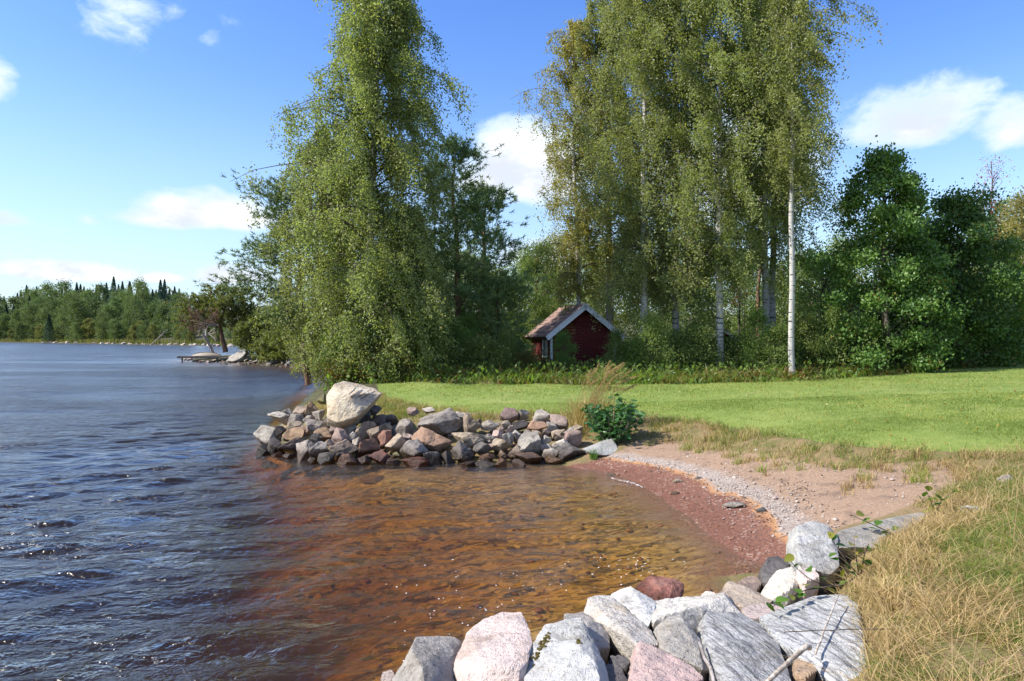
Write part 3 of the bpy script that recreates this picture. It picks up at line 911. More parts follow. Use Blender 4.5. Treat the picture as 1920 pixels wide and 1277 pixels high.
me, c = hull_stone([(646, 714, 13.75), (678, 725, 13.65), (702, 728, 13.55), (716, 738, 13.15), (626, 719, 13.5), (611, 741, 13.2), (611, 783, 12.85), (631, 793, 12.75), (644, 797, 12.8),
                    (669, 781, 12.75), (694, 759, 12.95), (656, 742, 12.85), (637, 738, 12.95)], 21, 6, M['rk_cream'], 160, 0.03, 0.45, 0.25, 'boulder', 0.3, -0.25, 0.96)
bl = link('boulder', me, None, c)
from mathutils.bvhtree import BVHTree
bvh = BVHTree.FromPolygons([tuple(np.array(v.co[:]) + c) for v in me.vertices], [tuple(p.vertices) for p in me.polygons])
def on_boulder(px, py):
    d_ = Vector(W(px, py, 10.0)) - Vector((0, 0, CAM_H))
    h = bvh.ray_cast(Vector((0, 0, CAM_H)), d_.normalized())
    return np.array(h[0][:]) if h[0] is not None else W(px, py, 13.0)
for (x0, y0), (x1, y1), wd_ in [((653.5, 740), (671, 723.5), 1.1), ((658.5, 745), (684, 727.5), 3.6), ((667, 747), (695, 730), .9), ((675, 749), (703, 733), 1.0)]:
    pts_ = []
    for t in np.linspace(0, 1, 6):
        w_ = wd_ * (.8 + .2 * math.sin(math.pi * t))
        px, py = x0 + (x1 - x0) * t, y0 + (y1 - y0) * t
        for s_ in (-1, 1):
            q = on_boulder(px + s_ * w_ * .45, py + s_ * w_ * .5)
            v_ = np.array([0, 0, CAM_H]) - q; v_ /= np.linalg.norm(v_)
            pts_.append((q + v_ * .014, q - v_ * .05))
    G_ = Geo(); V_ = np.array([p for ab in pts_ for p in ab]) - c
    Q_ = []
    for k in range(5):
        a = 4 * k
        Q_ += [[a, a + 4, a + 6, a + 2], [a, a + 1, a + 5, a + 4], [a + 2, a + 6, a + 7, a + 3]]
    Q_ += [[0, 2, 3, 1], [20, 21, 23, 22]]
    G_.add(V_, None, Q_); G_.build('rib', M['rk_dark'], bl, False)
tag(bl, 'big tilted cream boulder with dark ribs standing up on the stone point', 'boulder')

# px, py centre and width, height as seen in the photograph, material, words
Z1 = lambda u, v, w, h: (470 + u / 6.72, 700 + v / 6.72, w / 6.72, h / 6.72)
Z2 = lambda u, v, w, h: (690 + u / 7.385, 740 + v / 7.385, w / 7.385, h / 7.385)
Z3 = lambda u, v, w, h: (900 + u / 6.0, 740 + v / 6.0, w / 6.0, h / 6.0)
PILE = [
    (Z1(780, 460, 170, 190), 'orange', 'orange-tan'), (Z1(370, 590, 280, 180), 'pale', 'pale'), (Z1(620, 500, 190, 140), 'tan', 'grey-brown'), (Z1(580, 600, 180, 160), 'grey', 'light grey'),
    (Z1(850, 530, 140, 120), 'grey', 'grey'), (Z1(730, 600, 150, 120), 'grey', 'grey-tan'), (Z1(740, 645, 110, 80), 'white', 'flat white'), (Z1(840, 690, 210, 200), 'grey', 'greenish grey'),
    (Z1(560, 675, 230, 130), 'tan', 'brown-grey'), (Z1(210, 790, 300, 230), 'pale', 'pale grey'), (Z1(372, 745, 140, 150), 'dark', 'dark'), (Z1(560, 780, 260, 180), 'orange', 'brown-orange'),
    (Z1(680, 725, 140, 120), 'rose', 'lilac grey'), (Z1(540, 905, 340, 180), 'brown', 'wet brown'), (Z1(310, 935, 200, 210), 'dark', 'wet black'), (Z1(150, 1000, 140, 170), 'dark', 'wet black'),
    (Z1(330, 1035, 160, 80), 'red', 'reddish wet'), (Z1(680, 980, 260, 240), 'grey', 'wet speckled grey'), (Z1(860, 1000, 180, 230), 'grey', 'dark grey'), (Z1(930, 785, 210, 170), 'orange', 'orange-brown'),
    (Z1(1040, 740, 130, 120), 'pink', 'pinkish tan'), (Z1(1125, 815, 190, 220), 'rose', 'pinkish grey'), (Z1(1250, 700, 160, 160), 'grey', 'grey'), (Z1(1285, 795, 130, 100), 'pale', 'pale grey'),
    (Z1(1450, 735, 210, 230), 'tan', 'tan'), (Z1(1560, 790, 170, 210), 'tan', 'brown-tan'), (Z1(1690, 850, 160, 230), 'red', 'red-sided'), (Z1(1310, 610, 130, 160), 'brown', 'shaded brown'),
    (Z1(1430, 560, 160, 190), 'dark', 'dark grey'), (Z1(1600, 610, 210, 170), 'dark', 'blue-grey'), (Z1(1550, 460, 170, 130), 'dark', 'dark'), (Z1(1480, 940, 270, 200), 'red', 'red'),
    (Z1(1150, 965, 400, 240), 'tan', 'long flat-topped tan'), (Z1(960, 1090, 200, 170), 'dark', 'wet dark grey'), (Z1(1240, 1100, 270, 170), 'red', 'wet red-brown'), (Z1(1430, 1100, 170, 120), 'brown', 'wet dark'),
    (Z1(1620, 1070, 240, 180), 'red', 'wet rust-coloured'), (Z1(1040, 672, 100, 100), 'moss', 'yellow-green mossy'), (Z1(1330, 885, 100, 140), 'white', 'small white wedge'), (Z1(1690, 680, 130, 100), 'tan', 'tan'),
    (Z1(820, 825, 170, 130), 'dark', 'dark greenish'), (Z1(890, 325, 100, 120), 'moss', 'mossy yellow'), (Z1(975, 905, 120, 130), 'tan', 'grey-brown'), (Z1(450, 500, 150, 110), 'pale', 'pale'),
    (Z1(980, 620, 130, 110), 'grey', 'grey'), (Z1(1120, 660, 150, 120), 'brown', 'shaded brown'), (Z1(480, 1060, 160, 80), 'brown', 'wet brown'), (Z1(770, 1100, 90, 70), 'grey', 'wet grey'),
    (Z2(480, 480, 260, 240), 'grey', 'spotted grey'), (Z2(250, 470, 170, 130), 'tan', 'tan'), (Z2(390, 690, 260, 250), 'tan', 'round tan'), (Z2(640, 785, 400, 270), 'grey', 'broad grey'),
    (Z2(890, 640, 520, 330), 'orange', 'big pinkish orange'), (Z2(1020, 405, 590, 360), 'grey', 'big flat grey'), (Z2(1300, 310, 210, 130), 'pale', 'pale blue-grey'), (Z2(1440, 420, 250, 260), 'tan', 'upright grey-tan'),
    (Z2(1690, 425, 220, 130), 'pale', 'flat pale'), (Z2(1400, 640, 460, 210), 'tan', 'broad lichen-topped tan'), (Z2(1310, 800, 320, 260), 'dark', 'wet dark'), (Z2(1570, 745, 220, 160), 'dark', 'dark'),
    (Z2(1690, 620, 170, 120), 'grey', 'grey'), (Z2(560, 615, 140, 130), 'pink', 'pinkish tan'), (Z2(760, 450, 120, 110), 'orange', 'orange'), (Z2(660, 960, 330, 160), 'red', 'wet red and white'),
    (Z2(360, 945, 200, 110), 'brown', 'wet brown'), (Z2(900, 900, 220, 210), 'dark', 'wet black'), (Z2(1090, 900, 170, 190), 'dark', 'wet grey-black'), (Z2(1640, 870, 200, 100), 'orange', 'wet orange-brown'),
    (Z2(1390, 990, 220, 110), 'brown', 'wet brown'), (Z2(1620, 985, 260, 150), 'dark', 'wet grey'), (Z2(1840, 985, 150, 180), 'orange', 'wet orange-tan'), (Z2(400, 845, 110, 90), 'moss', 'greenish'),
    (Z2(840, 220, 170, 80), 'pale', 'bluish grey'), (Z2(620, 235, 150, 100), 'rose', 'pinkish earth-coloured'), (Z2(700, 540, 110, 100), 'brown', 'brown'), (Z2(330, 350, 200, 120), 'brown', 'brown'),
    (Z3(340, 232, 200, 160), 'rose', 'grey-purple'), (Z3(490, 232, 120, 110), 'grey', 'grey'), (Z3(690, 250, 190, 140), 'grey', 'light grey'), (Z3(890, 310, 180, 150), 'pink', 'pinkish pale'),
    (Z3(460, 345, 190, 110), 'dark', 'blue-grey'), (Z3(640, 368, 220, 120), 'orange', 'broad tan-orange'), (Z3(300, 343, 120, 90), 'tan', 'grey-tan'), (Z3(815, 370, 120, 110), 'grey', 'grey and white'),
    (Z3(340, 402, 100, 100), 'pink', 'pink'), (Z3(230, 412, 90, 90), 'rose', 'pinkish red'), (Z3(195, 465, 110, 120), 'pink', 'pinkish'), (Z3(90, 500, 140, 100), 'grey', 'grey-green'),
    (Z3(315, 502, 120, 130), 'white', 'pale cream'), (Z3(430, 485, 130, 110), 'pink', 'pinkish cream'), (Z3(540, 455, 120, 100), 'grey', 'grey'), (Z3(640, 442, 100, 70), 'orange', 'tan'),
    (Z3(880, 442, 140, 90), 'tan', 'tan'), (Z3(1035, 497, 190, 170), 'rose', 'smooth round pink'), (Z3(910, 502, 130, 90), 'tan', 'grey-green'), (Z3(745, 525, 120, 120), 'white', 'pale'),
    (Z3(930, 562, 160, 110), 'white', 'pale cream'), (Z3(250, 592, 200, 170), 'tan', 'grey-tan'), (Z3(540, 592, 260, 270), 'pale', 'large pale grey wedge'), (Z3(400, 645, 160, 160), 'tan', 'tan'),
    (Z3(780, 602, 120, 90), 'white', 'pale'), (Z3(850, 585, 100, 70), 'white', 'cream'), (Z3(805, 680, 190, 140), 'pale', 'tan and white'), (Z3(1030, 665, 350, 200), 'dark', 'big pitted grey'),
    (Z3(830, 738, 180, 80), 'orange', 'wet orange-red'), (Z3(530, 715, 280, 110), 'brown', 'wet dark brown'), (Z3(440, 792, 140, 120), 'brown', 'wet brown'),
    (Z3(690, 602, 100, 70), 'pink', 'pinkish'), (Z3(750, 432, 90, 90), 'rose', 'pinkish'), (Z3(1000, 402, 110, 70), 'pale', 'pale'), (Z3(410, 432, 110, 60), 'white', 'pale'), (Z3(610, 522, 150, 60), 'tan', 'tan'),
    (Z3(115, 592, 90, 80), 'rose', 'small reddish'), (Z3(1080, 395, 130, 90), 'tan', 'tan'), (Z3(260, 680, 110, 90), 'tan', 'tan'), (Z3(640, 600, 120, 130), 'grey', 'grey'),
]
ROUND = {'smooth round pink', 'round tan'}
pile = []
for i, ((px, py, w, h), mt, wd) in enumerate(PILE):
    D = pile_depth(px, py + h * 0.15)
    wm, hm = w / FPX * D * 1.15, h / FPX * D * 1.2
    dm = 0.5 * (wm + hm) * (0.85 + 0.3 * random.random())
    me = stone_mesh((wm, dm, hm), 100 + i, 5 if w * h > 1100 else 4, M['pk_' + mt], 10 if wd in ROUND else 42, 0.03 if wd in ROUND else 0.06, 5 if w > 30 else 4, 'rock')
    p = W(px, py, D + dm * 0.12)
    o = link('rock', me, None, p)
    o.rotation_euler = (0, 0, 0)
    pile.append((px, py, w, h, wd, o, D))
# landmarks first, everything else is named after how it looks and which landmark it lies at
LAND = {'big flat grey': 'big flat-topped grey rock above the pinkish orange block in the stone point',
        'big pinkish orange': 'big pinkish orange block in the middle of the stone point',
        'large pale grey wedge': 'large pale grey wedge-shaped rock low in the right half of the stone point',
        'smooth round pink': 'smooth round pink rock beside the green alder bush',
        'big pitted grey': 'big pitted dark grey rock at the water end of the red beach',
        'broad grey': 'broad wet grey rock just below left of the pinkish orange block',
        'long flat-topped tan': 'long flat-topped tan rock with a dark front near the waterline',
        'upright grey-tan': 'upright grey-tan rock right beside the big flat-topped grey rock'}
SHORTLAND = {'big flat grey': 'the flat-topped grey rock', 'big pinkish orange': 'the pinkish orange block', 'large pale grey wedge': 'the pale wedge rock', 'smooth round pink': 'the round pink rock',
             'big pitted grey': 'the pitted grey rock', 'broad grey': 'the broad wet grey rock', 'long flat-topped tan': 'the long flat-topped tan rock', 'upright grey-tan': 'the upright grey-tan rock'}
marks = [(662, 755, 'the cream boulder', 50)] + [(a[0], a[1], SHORTLAND[a[4]], a[2] / 2) for a in pile if a[4] in LAND] + [(485, 830, 'the water at the left tip', 10)]
used = {}
for px, py, w, h, wd, o, D in pile:
    if wd in LAND:
        tag(o, LAND[wd], 'rock', 'rocks heaped on the stone point')
        continue
    size = 'small ' if w < 19 and 'small' not in wd else ''
    cand = []
    for mx, my, nm, mr in marks:
        dx, dy = px - mx, (py - my) * 1.6
        dist = math.hypot(dx, dy)
        side = ('left of' if dx < 0 else 'right of') if abs(dx) > 1.6 * abs(dy) else (('above' if dy < 0 else 'below') if abs(dy) > 1.6 * abs(dx) else ('above ' if dy < 0 else 'below ') + ('left of' if dx < 0 else 'right of'))
        near = 'just ' if dist < mr + 26 else ('well ' if dist > mr + 75 else '')
        cand.append((dist - mr, near + side + ' ' + nm))
    cand.sort()
    for dist, rel in cand + [(0, 'in the stone point, ' + r) for _, r in cand]:
        lab = size + wd + ' rock ' + rel
        if lab not in used:
            break
    used[lab] = 1
    tag(o, lab, 'rock', 'rocks heaped on the stone point')

# little stones that fill the gaps
g = random.Random(3)
fill_mats = ['grey', 'tan', 'brown', 'pink', 'pale', 'rose', 'dark']
fills = [stone_mesh((1, 0.9, 0.8), 900 + i, 3, M['pk_' + fill_mats[i]], 34, 0.05, 5, 'rock') for i in range(7)]
for i in range(165):
    px = g.uniform(500, 1085); lo = 872 if px < 1000 else 860
    py = g.uniform(778 + max(0, 620 - px) * 0.25, lo)
    D = pile_depth(px, py) + 0.16
    s = g.uniform(0.13, 0.27)
    o = link('stone', fills[i % 7], None, W(px, py + 4, D + 0.1))
    o.scale = (s, s * g.uniform(.8, 1.1), s * g.uniform(.7, 1.0)); o.rotation_euler = (g.uniform(-.3, .3), g.uniform(-.3, .3), g.uniform(0, 6.3))
    k = 'light' if fill_mats[i % 7] in ('pink', 'pale', 'grey', 'tan') else 'dark'
    nm = min(marks, key=lambda m_: math.hypot(px - m_[0], (py - m_[1]) * 1.5) - m_[3])[2]
    side = 'above' if py < min(marks, key=lambda m_: math.hypot(px - m_[0], (py - m_[1]) * 1.5) - m_[3])[1] else 'below'
    tag(o, 'fist-sized %s stone in a gap just %s %s' % ({'grey': 'grey', 'tan': 'tan', 'brown': 'brown', 'pink': 'pink', 'pale': 'pale', 'rose': 'reddish', 'dark': 'dark'}[fill_mats[i % 7]], side, nm), 'stone', 'fist-sized stones filling gaps in the stone point')

# the pale slab at the end of the beach
me, c = hull_stone([(1092, 842, 12.0), (1112, 834, 12.25), (1137, 824, 12.35), (1150, 822, 12.4), (1155, 832, 12.2), (1161, 851, 11.9), (1134, 854, 11.75), (1110, 850, 11.75), (1128, 833, 12.1)], 33, 6, M['rk_white'], 70, 0.025, 0.3, 0.1, 'slab_rock')
tag(link('slab_rock', me, None, c), 'pale pointed slab lying on the beach in front of the alder bush', 'rock')

# ------------------------------------------------------------------ boulders of the near bank, corner by corner
NEAR = [
    ('grey', 'dark speckled grey boulder with a light left face at the bottom edge', 0.02,
     [(779, 1194, 4.2), (822, 1193, 4.3), (851, 1196, 4.32), (866, 1206, 4.3), (771, 1220, 3.92), (790, 1252, 3.7), (735, 1280, 4.0), (797, 1300, 3.5), (868, 1300, 3.85), (722, 1330, 3.8)]),
    ('pink', 'large smooth pale pink boulder with a rough dark foot at the bottom edge', 0.012,
     [(980, 1147, 4.55), (939, 1148, 4.6), (905, 1162, 4.5), (873, 1189, 4.3), (856, 1227, 4.08), (849, 1256, 3.95), (857, 1282, 3.8), (903, 1247, 3.78), (936, 1244, 3.76), (972, 1259, 3.72), (999, 1196, 4.15), (990, 1240, 3.8), (880, 1330, 3.65), (975, 1330, 3.6)]),
    ('white', 'white granite boulder with a mossy cleft and a dark right flank', 0.02,
     [(1090, 1157, 4.4), (1060, 1160, 4.42), (1020, 1174, 4.3), (982, 1232, 3.95), (986, 1300, 3.55), (1127, 1282, 3.5), (1086, 1211, 3.85), (1118, 1245, 3.65), (1106, 1190, 4.25), (1144, 1282, 3.62), (1132, 1238, 3.85)]),
    ('grey', 'shaded blocky grey rock behind the white boulder with the mossy cleft', 0.025,
     [(1058, 1152, 4.8), (1100, 1147, 4.95), (1146, 1167, 4.7), (1062, 1164, 4.6), (1099, 1167, 4.5), (1110, 1216, 4.2), (1144, 1216, 4.35)]),
    ('pale', 'long cream-grey boulder sloping down behind the pink front rock', 0.02,
     [(1095, 1148, 4.88), (1103, 1123, 5.02), (1117, 1116, 5.08), (1149, 1119, 5.08), (1181, 1145, 4.88), (1224, 1182, 4.52), (1237, 1211, 4.25), (1195, 1209, 4.15), (1146, 1179, 4.5), (1148, 1209, 4.5), (1190, 1225, 4.25)]),
    ('white', 'white and pink pyramid-shaped rock in front of the red rock', 0.02,
     [(1183, 1097, 5.2), (1147, 1113, 5.25), (1166, 1133, 4.95), (1226, 1123, 5.1), (1232, 1132, 4.95), (1222, 1163, 4.65), (1216, 1174, 4.6), (1140, 1130, 5.1)]),
    ('pale', 'long curved grey slab with a black underside beside the pyramid-shaped rock', 0.018,
     [(1224, 1128, 5.05), (1256, 1127, 5.1), (1300, 1121, 5.15), (1361, 1113, 5.25), (1363, 1122, 5.05), (1300, 1141, 4.8), (1262, 1150, 4.7), (1222, 1166, 4.6), (1232, 1185, 4.62), (1330, 1190, 4.75), (1392, 1153, 4.95)]),
    ('red', 'red granite rock with a raw red broken face standing in the water', 0.03,
     [(1215, 1080, 5.9), (1240, 1082, 5.92), (1266, 1087, 5.85), (1283, 1096, 5.75), (1282, 1117, 5.6), (1261, 1129, 5.5), (1232, 1126, 5.52), (1193, 1101, 5.8), (1240, 1102, 5.6), (1236, 1150, 5.5)]),
    ('pale', 'upright cream-grey rock between the pink front rock and the banded gneiss', 0.02,
     [(1231, 1179, 4.45), (1255, 1155, 4.6), (1278, 1153, 4.6), (1292, 1179, 4.45), (1306, 1193, 4.35), (1314, 1226, 4.05), (1299, 1236, 3.98), (1270, 1234, 4.0), (1240, 1216, 4.12), (1338, 1262, 4.0), (1322, 1215, 4.3), (1319, 1256, 3.9), (1258, 1190, 4.28)]),
    ('rose', 'rose-coloured triangular rock at the bottom edge', 0.015,
     [(1202, 1204, 4.05), (1195, 1211, 4.02), (1190, 1236, 3.85), (1180, 1285, 3.6), (1243, 1222, 3.98), (1299, 1249, 3.82), (1322, 1274, 3.68), (1250, 1300, 3.5), (1215, 1330, 3.45), (1225, 1240, 3.86)]),
    ('dark', 'small dark rock in the hollow left of the rose-coloured rock', 0.03, [(1144, 1230, 4.1), (1165, 1228, 4.15), (1184, 1240, 4.05), (1176, 1250, 3.9), (1150, 1246, 3.92)]),
    ('dark', 'dark rock low in the hollow, half hidden by the white boulder', 0.03, [(1130, 1245, 3.9), (1160, 1242, 3.95), (1182, 1280, 3.7), (1140, 1290, 3.6)]),
    ('gneiss', 'black-and-white banded gneiss boulder left of the stick', 0.014,
     [(1326, 1148, 4.78), (1392, 1150, 4.8), (1427, 1170, 4.55), (1461, 1207, 4.12), (1487, 1280, 3.6), (1379, 1292, 3.45), (1324, 1204, 4.2), (1320, 1162, 4.6), (1372, 1215, 4.0), (1345, 1270, 3.7)]),
    ('gneiss', 'broad banded gneiss slab against the dry grass, under the leafy sprig', 0.013,
     [(1427, 1160, 4.72), (1464, 1142, 4.85), (1524, 1117, 4.98), (1585, 1114, 4.88), (1615, 1138, 4.6), (1620, 1200, 4.02), (1564, 1250, 3.7), (1527, 1222, 3.9), (1464, 1207, 4.1), (1640, 1290, 3.5), (1590, 1300, 3.5)]),
    ('pink', 'flat pink rock between the two banded gneiss blocks', 0.02, [(1392, 1141, 5.0), (1420, 1132, 5.1), (1450, 1133, 5.05), (1470, 1140, 4.95), (1424, 1160, 4.75), (1400, 1160, 4.8)]),
    ('tan', 'ridged tan rock behind the flat pink rock', 0.025, [(1369, 1090, 5.6), (1345, 1114, 5.45), (1360, 1122, 5.25), (1395, 1142, 5.05), (1450, 1128, 5.15), (1400, 1104, 5.5), (1425, 1112, 5.4)]),
    ('pale', 'whitish rock with a grey stripe tilted towards the bay', 0.02, [(1485, 1063, 5.5), (1458, 1069, 5.5), (1427, 1114, 5.35), (1450, 1124, 5.15), (1482, 1106, 5.1), (1496, 1082, 5.3), (1510, 1090, 5.3)]),
    ('dark', 'dark upright rock at the corner of the bay', 0.03, [(1442, 1044, 5.9), (1460, 1043, 5.95), (1480, 1053, 5.85), (1430, 1092, 5.6), (1428, 1070, 5.7), (1450, 1094, 5.5), (1478, 1066, 5.7)]),
    ('white', 'tall pale rock with a grey top facing the red sand', 0.02,
     [(1495, 986, 6.05), (1524, 977, 6.15), (1553, 985, 6.1), (1566, 1003, 6.0), (1576, 1060, 5.5), (1558, 1078, 5.35), (1524, 1067, 5.4), (1500, 1053, 5.5), (1490, 1027, 5.75), (1518, 1030, 5.7)]),
    ('grey', 'long flat grey slab running back along the beach end', 0.015,
     [(1566, 1004, 6.1), (1577, 994, 6.25), (1651, 980, 6.6), (1685, 968, 6.9), (1733, 960, 7.0), (1740, 974, 6.75), (1703, 1008, 6.2), (1643, 1030, 5.85), (1574, 1030, 5.8)]),
    ('pink', 'small pinkish rock under the tall pale rock', 0.025, [(1500, 1062, 5.4), (1530, 1066, 5.38), (1540, 1084, 5.15), (1512, 1090, 5.1), (1498, 1078, 5.2)]),
    ('orange', 'little orange-brown rock half buried under the stick', 0.03, [(1496, 1236, 3.95), (1524, 1230, 3.95), (1534, 1258, 3.72), (1510, 1276, 3.62), (1492, 1262, 3.7)]),
    ('brown', 'wet brown rock in the corner where the sand meets the water', 0.03, [(1384, 1090, 5.75), (1410, 1080, 5.8), (1432, 1090, 5.65), (1420, 1108, 5.5), (1392, 1106, 5.55)]),
    ('pink', 'small pale pink rock right behind the curved slab', 0.03, [(1316, 1114, 5.4), (1332, 1109, 5.45), (1346, 1116, 5.35), (1336, 1124, 5.25), (1318, 1124, 5.25)]),
    ('pink', 'little pink rock in the water at the bottom left of the bank', 0.03, [(716, 1262, 4.15), (732, 1256, 4.2), (744, 1270, 4.05), (728, 1282, 3.95), (712, 1276, 4.0)]),
]
for i, (mt, lab, amp, pts) in enumerate(NEAR):
    big = len(pts) >= 9
    me, c = hull_stone(pts, 300 + i, 6 if big else 5, M['rk_' + mt], 150, amp * 1.5, 0.22 if big else 0.14, 0.3, 'bank_rock')
    rk = tag(link('bank_rock', me, None, c), lab, 'rock', 'rocks along the near bank')
    if 'mossy cleft' in lab and mt == 'white':
        bv = BVHTree.FromPolygons([tuple(np.array(v.co[:]) + c) for v in me.vertices], [tuple(p.vertices) for p in me.polygons])
        gm = np.random.default_rng(2); D0_, F0_ = ico(2); G_ = Geo()
        for k in range(70):
            t = gm.random(); px, py = 1030 - 32 * t + gm.normal() * 3.2, 1190 + 52 * t + gm.normal() * 3.5
            if k > 54:
                px, py = 1086 + gm.normal() * 2.5, 1206 + gm.normal() * 3
            h = bv.ray_cast(Vector((0, 0, CAM_H)), (Vector(W(px, py, 4.0)) - Vector((0, 0, CAM_H))).normalized())
            if h[0] is not None:
                G_.add(D0_ * gm.uniform(.004, .011) * [1.2, 1.2, .8] + np.array(h[0][:]) - c, F0_)
        if G_.n:
            G_.build('moss', M['moss'], rk)['kind'] = 'stuff'
# rubble under the near rocks, down to the water
g = random.Random(9)
for i in range(60):
    t = g.random()
    px = 720 + 720 * t
    a = np.interp(px, [720, 900, 1100, 1250, 1400, 1440], [1290, 1215, 1165, 1150, 1120, 1110])
    py = a + g.uniform(0, 70)
    D = float(np.interp(py, [1100, 1150, 1200, 1280], [5.35, 4.75, 4.25, 3.75])) + 0.25
    p = W(px, py, D); p[2] = hz(p[0], p[1]) + 0.03
    o = link('stone', fills[i % 7], None, p)
    s = g.uniform(0.12, 0.26); o.scale = (s, s, s * .8); o.rotation_euler = (g.uniform(-.4, .4), g.uniform(-.4, .4), g.uniform(0, 6.3))
    at_ = ['the dark speckled grey boulder', 'the smooth pale pink boulder', 'the white boulder with the mossy cleft', 'the long cream-grey boulder', 'the left banded gneiss', 'the ridged tan rock'][min(5, int((px - 720) / 120))]
    tag(o, 'small %s stone in the rubble under %s' % (['grey', 'tan', 'brown', 'pink', 'pale', 'reddish', 'dark'][i % 7], at_), 'stone', 'rubble under the near bank rocks')

# stones on the beach and in the shallows
for i, (px, py, w, h, z, mt, lab) in enumerate([
        (1376, 960, 46, 9, .03, 'pale', 'flat grey-green stone lying in the wet red sand'), (1427, 971, 22, 8, .05, 'dark', 'dark flat stone in the red sand beside the grey-green one'),
        (1462, 994, 10, 7, .06, 'rose', 'small reddish stone on the red sand'), (1272, 909, 24, 8, .04, 'tan', 'tan stone at the upper edge of the wet sand'),
        (1310, 907, 16, 6, .06, 'dark', 'dark stone on the wet sand near the water'), (1187, 857, 20, 6, .2, 'white', 'thin white stone on the dry sand by the slab'),
        (1424, 852, 20, 8, .35, 'white', 'white stone at the foot of the grass bank'), (1825, 957, 46, 16, .52, 'white', 'pale stone half hidden in the dry grass of the near bank'),
        (1204, 784, 14, 8, .5, 'pale', 'small pale stone in the grass behind the alder bush'), (1887, 897, 26, 16, .6, 'grey', 'grey stone at the edge of the sandy hollow'),
        (1266, 928, 18, 6, .03, 'tan', 'small tan stone in the wet sand below the gravel'), (1150, 889, 26, 6, .01, 'tan', 'flat tan stone awash at the waterline'),
        (437, 790, 74, 9, .02, 'orange', 'flat brown stone awash in the water left of the stone point'), (596, 700, 12, 6, .05, 'dark', 'small dark stone sticking out of the water by the trees'),
        (695, 888, 50, 14, -.06, 'orange', 'golden stone under water in front of the stone point')]):
    D = (CAM_H - z) * FPX / (py - HY)
    wm, hm = w / FPX * D, h / FPX * D * 1.5
    p = W(px, py, D)
    o = link('stone', stone_mesh((wm, max(wm * .6, hm), max(hm, .05)), 1300 + i, 4, M['rk_' + mt], 16, 0.04, 8, 'stone'), None, (p[0], p[1], hz(p[0], p[1]) + (0.0 if z > 0 else .03)))
    tag(o, lab, 'stone')


def pebbles():
    D0, F0 = ico(1)
    n = 21000
    x = RNG.uniform(0.8, 6.6, n); y = RNG.uniform(6.2, 13, n)
    sd = sdf(x, y, sand_poly); z = height(x, y)
    zz = z + 0.02 * sphere_noise(np.stack([x, y, 0 * x], 1), 8, 1.2, 2)
    keep = (sd > -0.02) & (z > -.03) & (RNG.random(n) < np.interp(zz, [-.03, .09, .13, .15, .21, .25, .5], [.10, .14, .45, .8, .5, .11, .05]))
    x, y, z = x[keep], y[keep], z[keep]; n = len(x)
    s = RNG.uniform(0.005, 0.014, n) * np.where(RNG.random(n) < .04, 2.2, 1)
    S = np.stack([s * RNG.uniform(.8, 1.4, n), s * RNG.uniform(.8, 1.4, n), s * RNG.uniform(.5, .8, n)], 1)
    V = D0[None] * S[:, None, :] + np.stack([x, y, z + s * .25], 1)[:, None, :]
    F = F0[None] + (np.arange(n) * len(D0))[:, None, None]
    me = mesh_np('gravel', V.reshape(-1, 3), [F.reshape(-1, 3)], M['pebbles'], True, {'tint': np.repeat(RNG.random(n), len(F0))})
    tag(link('gravel', me), kind='stuff')
pebbles()


def bed_stones():
    D0, F0 = ico(2)
    n = 600
    x = RNG.uniform(-5.5, 2.2, n); y = RNG.uniform(4.2, 13, n)
    z = height(x, y)
    keep = (z < -0.03) & (z > -1.0)
    x, y, z = x[keep], y[keep], z[keep]; n = len(x)
    s = RNG.uniform(0.012, 0.035, n)
    s = np.minimum(s, np.maximum(.01, -z * .55))
    S = np.stack([s * RNG.uniform(.8, 1.5, n), s * RNG.uniform(.8, 1.5, n), s * RNG.uniform(.35, .7, n)], 1)
    V = D0[None] * S[:, None, :] + np.stack([x, y, z], 1)[:, None, :]
    F = F0[None] + (np.arange(n) * len(D0))[:, None, None]
    me = mesh_np('lake_bed_stones', V.reshape(-1, 3), [F.reshape(-1, 3)], M['pebbles'], True, {'tint': np.repeat(RNG.random(n), len(F0))})
    tag(link('lake_bed_stones', me), kind='stuff')
bed_stones()

# ------------------------------------------------------------------ trees
def leaf_quads(C, size, g, down=0.35, aspect=0.62):
    """a folded diamond of two triangles for every leaf"""
    n = len(C)
    a = g.normal(size=(n, 3)); a[:, 2] -= down * 1.6; a /= np.linalg.norm(a, axis=1)[:, None]
    r = g.normal(size=(n, 3)); b = np.cross(a, r); b /= np.linalg.norm(b, axis=1)[:, None]
    nn = np.cross(a, b)
    L = np.asarray(size)[:, None] * g.uniform(0.7, 1.25, (n, 1)); Wd = L * aspect
    f = nn * L * 0.16
    V = np.stack([C - a * L * .5, C + b * Wd * .5 + f, C + a * L * .5, C - b * Wd * .5 + f], 1).reshape(-1, 3)
    i = (np.arange(n) * 4)[:, None]
    T = np.concatenate([i + [0, 1, 2], i + [0, 2, 3]], 1).reshape(-1, 3)
    return V, T


def crown_mesh(name, C, size, mat, seed, down=0.35, aspect=0.62, base=None):
    g = np.random.default_rng(seed)
    V, T = leaf_quads(C, np.full(len(C), size), g, down, aspect)
    t = g.random(len(C))
    if base is not None:
        t = np.clip(t * 0.75 + base * 0.25, 0, 1)
    return mesh_np(name, V, [T], mat, False, {'tint': np.repeat(t, 2)})


def prof(profile, t, az):
    P = np.array(profile, float)
    l = np.interp(t, P[:, 0], P[:, 1]); r = np.interp(t, P[:, 0], P[:, 2])
    c = np.cos(az)                       # +1 to the right of the picture
    side = np.where(c > 0, r, l)
    return np.abs(c) * side + (1 - np.abs(c)) * (l + r) / 2


